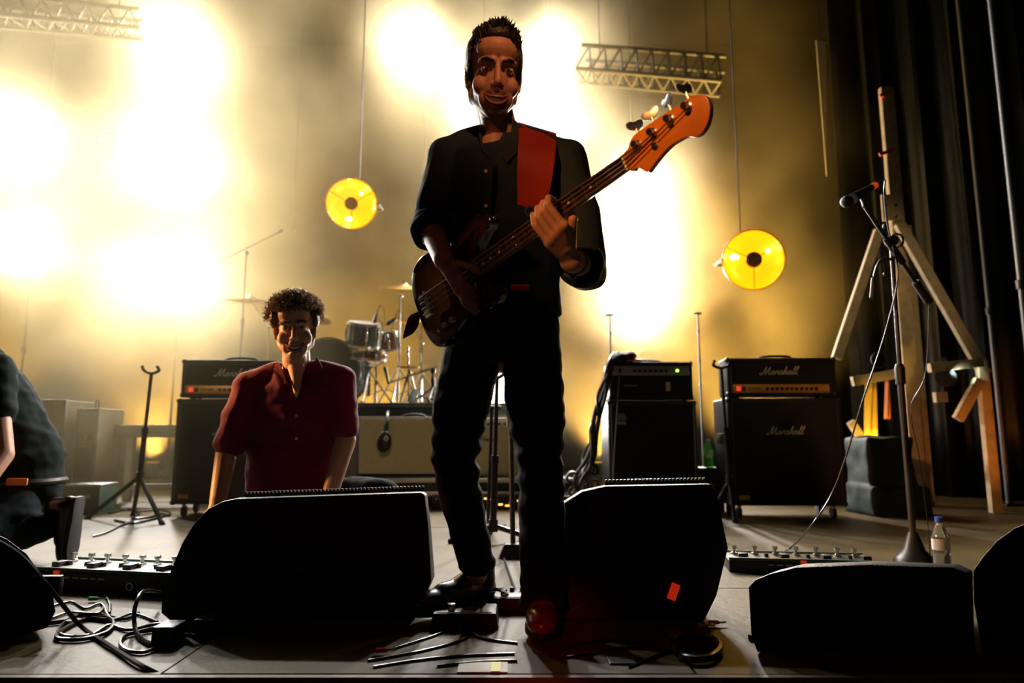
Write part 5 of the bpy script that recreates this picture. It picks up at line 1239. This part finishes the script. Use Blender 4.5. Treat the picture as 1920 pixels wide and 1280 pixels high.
# ================================================================ the bass guitar
def bass():
    t = thing('bass_guitar', 'sunburst bass guitar with orange maple headstock held by the bassist', 'bass guitar', G(0,0,0), 0, None, world=True)
    k = SCALE/.864
    # body outline, coordinates: along strings (towards neck) and across (up = bass side)
    ol = sp2([(-.085,.0),(-.080,.075),(-.045,.135),(.02,.160),(.09,.150),(.15,.125),(.20,.130),(.26,.150),(.325,.152),(.365,.130),(.368,.105),(.33,.090),(.285,.062),(.268,.032),(.27,-.030),(.285,-.058),(.305,-.085),(.298,-.112),(.255,-.130),(.20,-.122),(.14,-.115),(.08,-.130),(.02,-.155),(-.045,-.145),(-.080,-.085)], 6)
    ol = [(a*k, b*k) for a, b in ol]
    m = bpy.data.materials.new('sunburst lacquer'); m.use_nodes = True; nt = m.node_tree; b = nt.nodes['Principled BSDF']
    b.inputs['Roughness'].default_value = .22; b.inputs['Coat Weight'].default_value = .6
    at = nt.nodes.new('ShaderNodeAttribute'); at.attribute_name = 'Col'; nt.links.new(at.outputs['Color'], b.inputs['Base Color'])
    th = .042
    # body as rings: inset outlines so the edge is rounded and carries the burst colours
    c0 = (.12*k, 0)
    def ring(f, d): return [(c0[0]+(x-c0[0])*f, c0[1]+(y-c0[1])*f, d) for x, y in ol]
    lay = [ring(.0,.0+th/2), ring(.40,th/2), ring(.62,th/2), ring(.80,th/2), ring(.955,th/2), ring(.99,th/2-.005), ring(1.0,th/2-.013), ring(1.0,-th/2+.013), ring(.985,-th/2+.004), ring(.95,-th/2), ring(.3,-th/2), ring(0,-th/2)]
    tone = [(.50,.27,.08),(.48,.25,.07),(.36,.15,.04),(.14,.045,.015),(.02,.010,.008)] + [(.012,.008,.007)]*7
    n = len(ol); vs = []; cols = []; fs = []
    off = -.030
    for r, cl in zip(lay, tone):
        for x, y, d in r: vs.append(G(x, y, d+off)); cols += [*cl, 1]
    for i in range(len(lay)-1):
        for j in range(n): j2 = (j+1) % n; fs.append((i*n+j, i*n+j2, (i+1)*n+j2, (i+1)*n+j))
    me = MB().add(vs, fs).mesh('body', True); ca = me.color_attributes.new('Col', 'FLOAT_COLOR', 'POINT'); ca.data.foreach_set('color', cols)
    put('body', me, m, t)
    top = th/2+off
    pg = sp2([(.02,-.118),(.03,-.06),(.09,-.05),(.10,.045),(.15,.085),(.24,.105),(.31,.115),(.32,.098),(.285,.066),(.27,.035),(.272,-.032),(.282,-.075),(.25,-.112),(.18,-.106),(.10,-.112)], 5)
    MB().prism([(a*k, b_*k) for a, b_ in pg], G(0,0,top), BN, BW, BF, .0025).build('pickguard', mat('dark tortoise guard', (.06,.014,.010), .2, var=.6, vscale=40, coat=.5), t)
    # bridge and saddles
    br = MB(); R = Matrix((BN, BW, BF)).transposed()
    bo = MB().box(G(-.012,0,top+.003),(.055*k,.085*k,.006),R).build('bridge_plate', CHROME, t, True, .001)
    for i in range(4):
        w = (-.0285+.019*i)*k; MB().cap(G(.0,w-.007,top+.011), G(.0,w+.007,top+.011), .005).build('saddle', CHROME, bo)
        MB().tube([G(-.035,w,top+.011), G(.0,w,top+.011)], .0016, 5).build('saddle_screw', STEEL, bo)
    MB().prism([(a*k,b_*k) for a,b_ in sp2([(-.03,-.055),(.02,-.055),(.03,0),(.02,.055),(-.03,.055)],3)], G(.005,0,top+.018), BN, BW, BF, .004).build('bridge_cover', CHROME, t, True, .001) if False else None
    for s, w0, nm in ((.150,.021,'pickup'),(.165,-.021,'pickup')):
        p = MB().box(G(s*k,w0*k,top+.009),(.030*k,.056*k,.016),R).build(nm, BLACKP, t, True, .003)
        for i in range(4): MB().lathe([(.0035,0),(.0035,.002)], G(s*k,(w0-.018+.012*i)*k,top+.017), BF, 8).build('pole_piece', STEEL, p)
    for s, w0 in ((.045,-.100),(.085,-.098)): MB().lathe([(.010,0),(.0095,.014),(.008,.016),(.001,.016)], G(s*k,w0*k,top+.002), BF, 16, caps=False).build('control_knob', CHROME, t)
    MB().lathe([(.007,0),(.007,.004),(.004,.005)], G(.0*k,-.10*k,top+.001), BF, 12).build('jack_socket', CHROME, t)
    # neck
    NECK = mat('maple neck', (.58,.26,.06), .35, var=.15, vscale=18, coat=.3); RW = mat('rosewood', (.045,.022,.014), .45, var=.3, vscale=30)
    j0 = .262*k; hw0, hw1 = .031*k, .021*k; fbz = top+.012
    nk = MB()
    for i in range(1):
        rings = []
        for s, hw, d in ((j0-.03*k,hw0,.022),(SCALE*.55,(hw0+hw1)/2,.020),(SCALE+.004,hw1,.018)):
            rings.append((G(s,0,fbz-.006), BW*hw, BF*d))
        vs = []; nn = 9
        for c, a, f in rings:
            for q in range(nn+1):
                an = math.pi*q/nn; vs.append(c + a*math.cos(an) - f*math.sin(an))
        fs = []
        for r in range(2):
            for q in range(nn): fs.append((r*(nn+1)+q, r*(nn+1)+q+1, (r+1)*(nn+1)+q+1, (r+1)*(nn+1)+q))
            fs.append((r*(nn+1)+nn, r*(nn+1), (r+1)*(nn+1), (r+1)*(nn+1)+nn))
        fs += [tuple(range(nn+1)), tuple(2*(nn+1)+q for q in range(nn+1))[::-1]]
        nk.add(vs, fs).build('neck', NECK, t)
    fb = MB().prism([(j0-.03*k,-hw0),(SCALE,-hw1),(SCALE,hw1),(j0-.03*k,hw0)], G(0,0,fbz-.006), BN, BW, BF, .006).build('fretboard', RW, t, True, .0008)
    FR = mat('fret wire', (.85,.72,.45), .25, 1.0); DOT = mat('pearl dot', (.75,.68,.5), .3)
    for i in range(1, 21):
        s = SCALE*(2**(-i/12)); hw = hw0+(hw1-hw0)*(s-j0)/(SCALE-j0)
        MB().tube([G(s,-hw,fbz+.0004), G(s,hw,fbz+.0004)], .0017, 6).build('fret', FR, fb)
    for i in (3,5,7,9,12,15,17,19):
        s = SCALE*(2**(-(i-.5)/12))
        for w in ((-.010,.010) if i == 12 else (0,)): MB().lathe([(.0036,0),(.0036,.0006)], G(s,w,fbz), BF, 12).build('position_dot', DOT, fb)
    MB().box(G(SCALE+.002,0,fbz+.001),(.005,hw1*2,.006),R).build('nut', mat('bone nut', (.75,.7,.55), .4), t)
    # headstock: outline, along neck from the nut and across (up = tuner side)
    hs = sp2([(0,-.021),(.018,-.024),(.034,-.045),(.044,-.046),(.07,-.036),(.11,-.026),(.15,-.030),(.165,-.040),(.182,-.043),(.205,-.030),(.222,-.004),(.222,.022),(.206,.036),(.185,.040),(.10,.045),(.05,.046),(.028,.040),(.016,.028),(0,.021)], 5)
    HS = mat('amber maple headstock', (.62,.20,.025), .28, var=.12, vscale=14, coat=.5)
    kk = .96
    MB().prism([(a*kk, b_*kk) for a, b_ in hs], G(SCALE+.003,0,fbz-.024), BN, BW, BF, .017).build('headstock', HS, t, True, .0015)
    hz = fbz-.007
    tun = [(.045,.020),(.090,.022),(.137,.024),(.183,.024)]
    for i, (s, w) in enumerate(tun):
        p0 = G(SCALE+s*kk, w*kk, hz)
        tn = MB().lathe([(.0105,0),(.0105,.003),(.0065,.004),(.006,.014),(.0075,.016),(.0075,.019),(.001,.019)], p0, BF, 16, caps=False).build('tuning_post', CHROME, t)
        q = G(SCALE+s*kk, .040*kk, hz-.022)
        MB().box(G(SCALE+s*kk, w*kk, hz-.024),(.030,.040,.008),R).build('gear_plate', CHROME, tn, True, .002)
        MB().tube([q, q+BW*.024], .003, 8).build('key_shaft', STEEL, tn)
        key = sp2([(-.007,0),(-.018,.007),(-.020,.018),(-.010,.022),(0,.019),(.010,.022),(.020,.018),(.018,.007),(.007,0)], 4)
        rot = Matrix.Rotation((.9,.2,-.5,1.2)[i], 3, BW)
        MB().prism(key, q+BW*.022 - (rot@BF)*.0015, rot@BN, BW, rot@BF, .003).build('tuning_key', STEEL, tn, True, .001)
    MB().lathe([(.008,0),(.008,.003),(.003,.004)], G(SCALE+.078, -.006, hz), BF, 14).build('string_tree', CHROME, t)
    STR = mat('bass string', (.35,.22,.12), .35, .9)
    for i in range(4):
        w = (-.0285+.019*i)*k; wn = (-.0140+.0093*i); s, wt = tun[3-i] if False else tun[i if False else (i)]
        order = [3,2,1,0][i]; s, wt = tun[order] if False else tun[3-order] if False else tun[[3,2,1,0][i]] 
        MB().tube([G(-.03,w,top+.012), G(.0,w,top+.016), G(SCALE,wn,fbz+.0045), G(SCALE+s*kk,wt*kk-.004,hz+.008)], .0013+.0003*i, 6).build('string', STR, t)
    # strap buttons, strap end
    MB().lathe([(.007,0),(.004,.006),(.008,.012),(.001,.013)], G(.368*k,.118*k,off), BN, 12, caps=False).build('strap_button', CHROME, t)
    MB().lathe([(.007,0),(.004,.006),(.008,.012),(.001,.013)], G(-.085*k,0,off), -BN, 12, caps=False).build('strap_button', CHROME, t)
    p = G(.36*k,.11*k,.012); MB().lathe([(.010,0),(.016,0),(.016,.004),(.010,.004)], P(994,397,1.785), (0,-1,.0), 20, caps=False).build('strap_ring', CHROME, t)
    e = G(-.095*k,0,off)
    ribbon([e+BN*.02+BF*.012, e-BN*.012+BF*.010, P(772,616,e.y-.01), P(766,630,e.y-.01)], [Vector((.018,0,.008)),Vector((.018,0,.008)),Vector((.020,0,.010)),Vector((.014,0,.008))], .004, [BF]*4, 'strap_end', mat('black leather', (.012,.010,.010), .4), t)
    return t
bass()
# ---------------------------------------------------------------- kneeling man with curly hair
def kneeler():
    root = thing('person', 'smiling curly haired man in crimson shirt kneeling behind the wedge monitor', 'person', (P(545,960,2.95).x, 2.95, 0), 0, 'musicians on stage', world=True)
    SK, STUB = (.52,.27,.17), (.22,.11,.075)
    HC = P(553, 614, 2.76)
    R3 = Euler((math.radians(10), math.radians(-2), math.radians(15)), 'ZYX').to_matrix()
    M = Matrix.Translation(HC) @ R3.to_4x4() @ Matrix.Diagonal((1.02,1.0,1.06,1))
    X = lambda r: Vector((r,0,0)); Yv = lambda r: Vector((0,r,0))
    shL, shR = P(468,726,2.86), P(638,712,2.88)
    elL, wrL = P(424,850,2.84), P(408,940,2.70)
    elR, wrR = P(648,826,2.86), P(617,932,2.72)
    nb = P(556,690,2.86)
    b = xf(head_solids(1.05), M)
    b.cap(M @ Vector((0,.030,-.055)), nb, .054,.058, 20).cap(M @ Vector((0,.0,-.085)), nb+Vector((0,-.02,0)), .042,.05, 18)
    b.loft([(nb,X(.07),Yv(.055)), (P(554,735,2.88),X(.155),Yv(.085)), (P(548,830,2.92),X(.14),Yv(.09)), (P(545,920,2.97),X(.14),Yv(.09)), (P(545,985,3.02),X(.13),Yv(.10))])
    b.cap(P(556,690,2.80), P(556,735,2.765), .035,.012)
    b.chain([shL, elL, wrL], [.048,.043,.031]).chain([shR, elR, wrR], [.048,.043,.031])
    for w, e, s in ((wrL, elL, 1), (wrR, elR, -1)):            # hands resting on the thighs
        d = (w-e).normalized(); hd = (d*.6+Vector((0,-.4,-.6))).normalized(); sx = Vector((1,0,0))
        pc = w + hd*.055; b.cap(w, pc, .028,.030, 12); b.cap(pc-sx*.022, pc+sx*.022, .018,.018, 12)
        for i in range(4):
            m0 = w+hd*.085+sx*((i-1.5)*.019); cu = Vector((0,-.3,-.95)).normalized()
            finger(b, [m0, m0+hd*.034+cu*.008, m0+hd*.045+cu*.034, m0+hd*.040+cu*.055], .0102 if i not in (0 if s > 0 else 3,) else .009)
            b.cap(w+hd*.03, m0, .020,.013, 10)
        t0 = w+hd*.035+sx*(s*.024); finger(b, [t0, t0+sx*(s*.025)+hd*.022, t0+sx*(s*.035)+hd*.050, t0+sx*(s*.030)+hd*.072], .0118)
    b.chain([P(585,975,3.0), P(712,925,2.80), P(700,1010,2.86)], [.06,.05,.04]).chain([P(515,980,3.0), P(445,1010,2.72), P(480,1030,3.0)], [.06,.05,.04])
    me = remesh(b, 'body', .0036, 8, .5); paint_skin(me, M, SK, STUB, .55); put('body', me, skin_mat('skin warm', SK, STUB), root)
    HB = mat('sandy brown hair', (.10,.055,.022), .5, spec=.4); HC_ = mat('curls with rim light tint', (.40,.26,.10), .42, spec=.5)  # curls lighter than the hair below, imitating the backlit rim
    HB.node_tree.nodes['Principled BSDF'].inputs['Transmission Weight'].default_value = .0
    face_bits(M, root, mat('brown brow', (.06,.035,.02), .6))
    rnd = random.Random(21)
    hm = MB().ell((0,.034,.052),(.084,.096,.078), n=24, m=16).ell((0,-.038,.070),(.066,.050,.036)).ell((0,-.064,.050),(.050,.018,.014)).ell((0,.05,-.005),(.076,.075,.065))
    for s in (-1,1): hm.ell((s*.080,.014,.040),(.018,.046,.044))
    ho = put('hair', remesh(xf(hm, M), 'hair', .0045, 3, .5, lambda c, n: .004*mnoise.noise(c*90)), HB, root)
    cu = MB()
    for k in range(1500):
        u, v = rnd.uniform(0,2*math.pi), rnd.uniform(-.15,1)
        d = Vector((math.cos(u)*math.sqrt(max(0,1-v*v)), math.sin(u)*math.sqrt(max(0,1-v*v)), v))
        if d.y < -.35 and v < .22: continue
        if abs(d.x) > .5 and v < -.10 and d.y < .0: continue
        p = Vector((d.x*.084, .028+d.y*.098, .046+d.z*.078)); a, b2 = frame_of(d); r = rnd.uniform(.006,.013); ph = rnd.uniform(0,6.28); ln = rnd.uniform(.014,.036)*(1.0+.5*max(0, abs(d.x)-.4))
        pts = [p + d*(ln*t/7) + (a*math.cos(ph+t*.95)+b2*math.sin(ph+t*.95))*(r*(.3+.1*t)) for t in range(8)]
        cu.tube(pts, [.0021]*6+[.0014,.0006], 4)
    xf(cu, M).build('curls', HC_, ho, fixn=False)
    SHIRT = mat('crimson shirt', (.15,.006,.026), .85, bump=.15, bscale=260, spec=.2, sheen=.12)
    s = MB()
    s.loft([(P(556,692,2.865),X(.070),Yv(.062)), (P(556,702,2.865),X(.115),Yv(.08)), (P(555,728,2.875),X(.172),Yv(.105)), (P(552,790,2.885),X(.190),Yv(.118)), (P(548,860,2.915),X(.188),Yv(.124)), (P(545,920,2.95),X(.188),Yv(.130)), (P(545,985,3.0),X(.195),Yv(.14))])
    s.cap(P(520,703,2.865), shL, .055,.068, 18).cap(P(592,697,2.868), shR, .055,.068, 18)
    s.chain([shL, shL.lerp(elL,.55), shL.lerp(elL,.86)], [.066,.066,.064]).chain([shR, shR.lerp(elR,.5), shR.lerp(elR,.80)], [.066,.061,.058])
    so = put('shirt', remesh(s, 'shirt', .007, 6, .5, lambda c, n: wrinkle(c, n, .007)), SHIRT, root)
    for pts in ([P(519,676,2.83), P(512,692,2.80), P(524,726,2.752), P(545,742,2.745), P(536,712,2.765), P(528,690,2.79)], [P(594,668,2.83), P(604,688,2.80), P(592,726,2.752), P(562,744,2.745), P(574,712,2.765), P(585,686,2.79)]):
        n_ = Vector((0,1,.25)).normalized()
        MB().add([p for p in pts]+[p+n_*.006 for p in pts], [tuple(range(6)), tuple(range(6,12))[::-1]]+[(i,(i+1)%6,6+(i+1)%6,6+i) for i in range(6)]).build('collar', SHIRT, so, True, .0015)
    for y in (742, 779, 822): MB().lathe([(.0062,0),(.0062,.003),(.001,.003)], P(556,y,2.755-.0000*y), (0,-1,-.1), 12, caps=False).build('button', mat('pale button', (.55,.52,.45), .3), so)
    TR = mat('black trousers', (.006,.007,.007), .9, spec=.08)
    j = MB(); j.ell(P(545,985,3.02),(.19,.15,.12)).chain([P(590,968,3.02), P(665,935,2.90), P(716,930,2.80)], [.10,.094,.076]).chain([P(716,930,2.80), P(708,985,2.86), PZ(690,1070,.07)], [.072,.06,.05])
    j.chain([P(510,975,3.0), P(450,1000,2.74)], [.10,.078]).chain([P(450,1005,2.74), P(480,1020,3.05), P(500,1010,3.22)], [.07,.06,.048])
    put('trousers', remesh(j, 'trousers', .009, 5, .5, lambda c, n: wrinkle(c, n, .006)), TR, root)
    SHO = mat('black leather shoe', (.014,.010,.010), .28, coat=.4)
    a = PZ(690,1045,.022); shoe(root, a+Vector((0,.06,0)), a+Vector((.02,-.20,0)), m=SHO)
    a = Vector((P(500,1010,3.25).x, 3.28, .10)); shoe(root, a+Vector((0,.06,.09)), a+Vector((0,.02,-.10)), Vector((0,-1,0)), m=SHO, laces=False)
kneeler()
# ---------------------------------------------------------------- crouching man at the left, seen from behind
def croucher():
    root = thing('person', 'crouching man in black T-shirt bending away beside the white topped pedalboard', 'person', (P(20,1040,3.2).x, 3.2, 0), 0, 'musicians on stage', world=True)
    SK, STUB = (.50,.26,.16), (.12,.07,.05)
    HC = P(-150, 640, 3.05)
    M = Matrix.Translation(HC) @ Euler((math.radians(35), 0, math.radians(-80)), 'ZYX').to_matrix().to_4x4()
    YC = 3.15; b = xf(head_solids(), M)
    shA = P(-12,692,YC-.14); shB = P(-30,672,YC+.18); elA, wrA = P(4,852,YC-.24), P(-70,960,YC-.42)
    ch = P(-52,690,YC); b.cap(M @ Vector((0,.03,-.055)), ch, .055,.07, 18)
    b.chain([ch, P(-10,800,YC), P(28,900,YC), P(25,945,YC)], [.12,.12,.13,.13]).chain([shA, elA, wrA], [.048,.045,.032]).chain([shB, P(-80,860,YC+.2), P(-150,950,YC-.2)], [.048,.043,.032])
    for w, e in ((wrA, elA), (P(-150,950,YC-.2), P(-80,860,YC+.2))):
        d = (w-e).normalized(); s = Vector((0,1,0))
        b.cap(w, w+d*.07, .028,.028, 12)
        for i in range(4): m0 = w+d*.08+s*((i-1.5)*.02); finger(b, [m0, m0+d*.035, m0+d*.05+Vector((0,0,-.025)), m0+d*.05+Vector((0,0,-.045))], .010); b.cap(w, m0, .02,.013, 10)
        t0 = w+d*.03+s*.025; finger(b, [t0, t0+s*.025+d*.02, t0+s*.03+d*.045, t0+s*.028+d*.065], .0115)
    b.chain([P(20,950,YC-.1), PZ(-95,1035,.085), P(40,1002,YC-.08), P(112,978,YC-.06)], [.07,.045,.04,.035])
    b.chain([P(20,945,YC+.12), P(-110,940,YC+.1), PZ(-95,1010,.06)], [.07,.05,.04])
    me = remesh(b, 'body', .005, 4, .5); paint_skin(me, M, SK, STUB, .4); put('body', me, skin_mat('skin fair', SK, STUB), root)
    HB = mat('dark hair', (.03,.02,.015), .55)
    put('hair', remesh(xf(MB().ell((0,.034,.052),(.084,.096,.078)).ell((0,-.02,.085),(.062,.055,.03)), M), 'hair', .006, 3, .5, lambda c, n: .003*mnoise.noise(c*120)), HB, root)
    face_bits(M, root, HB)
    TS = mat('black green T-shirt', (.008,.014,.012), .9, bump=.15, bscale=240, spec=.12)
    s = MB(); s.chain([P(-62,700,YC), P(-26,745,YC), P(0,800,YC), P(30,862,YC), P(32,915,YC)], [.165,.178,.185,.190,.178], 22)
    s.cap(P(-40,690,YC-.08), shA, .08,.082, 18).chain([shA, shA.lerp(elA,.28), shA.lerp(elA,.50)], [.084,.080,.072]).cap(shB, shB.lerp(P(-80,860,YC+.2),.5), .08,.07)
    so = put('t_shirt', remesh(s, 't_shirt', .008, 6, .5, lambda c, n: wrinkle(c, n, .011, (7,7,14))), TS, root)
    TR = mat('dark teal jeans', (.010,.018,.023), .85, bump=.2, bscale=220, spec=.15)
    j = MB(); j.ell(P(28,925,YC),(.175,.18,.13)).chain([P(20,950,YC-.1), PZ(-95,1035,.085)], [.115,.085]).chain([PZ(-95,1035,.085), P(40,1002,YC-.08), P(112,978,YC-.06)], [.08,.068,.056]).chain([P(20,945,YC+.12), P(-110,945,YC+.1), PZ(-95,1010,.07)], [.11,.085,.06])
    put('jeans', remesh(j, 'jeans', .009, 5, .5, lambda c, n: wrinkle(c, n, .008)), TR, root)
    MB().box(P(32,903,YC-.20),(.088,.010,.030)).build('orange_tag', mat('orange belt tag', (.85,.22,.03), .5, emis=None), root, True, .004)
    bl = MB(); c = P(30,905,YC); bl.tube([c+Vector((.19*math.cos(a*.3),-.005+.19*math.sin(a*.3),.012*math.cos(a*.3))) for a in range(22)], .014, 6); bl.build('belt', mat('dark belt', (.02,.012,.01), .45), root)
    SHO = mat('black leather shoe', (.014,.010,.010), .28, coat=.4)
    toe = PZ(134,1048,.012); heel = P(150,936,toe.y-.01)
    shoe(root, heel, heel+(toe-heel).normalized()*.268, Vector((-1,0,.1)), m=SHO, w=.048)
    a = PZ(-110,1008,.022); shoe(root, a+Vector((.10,0,0)), a+Vector((-.16,-.02,0)), m=SHO)
croucher()
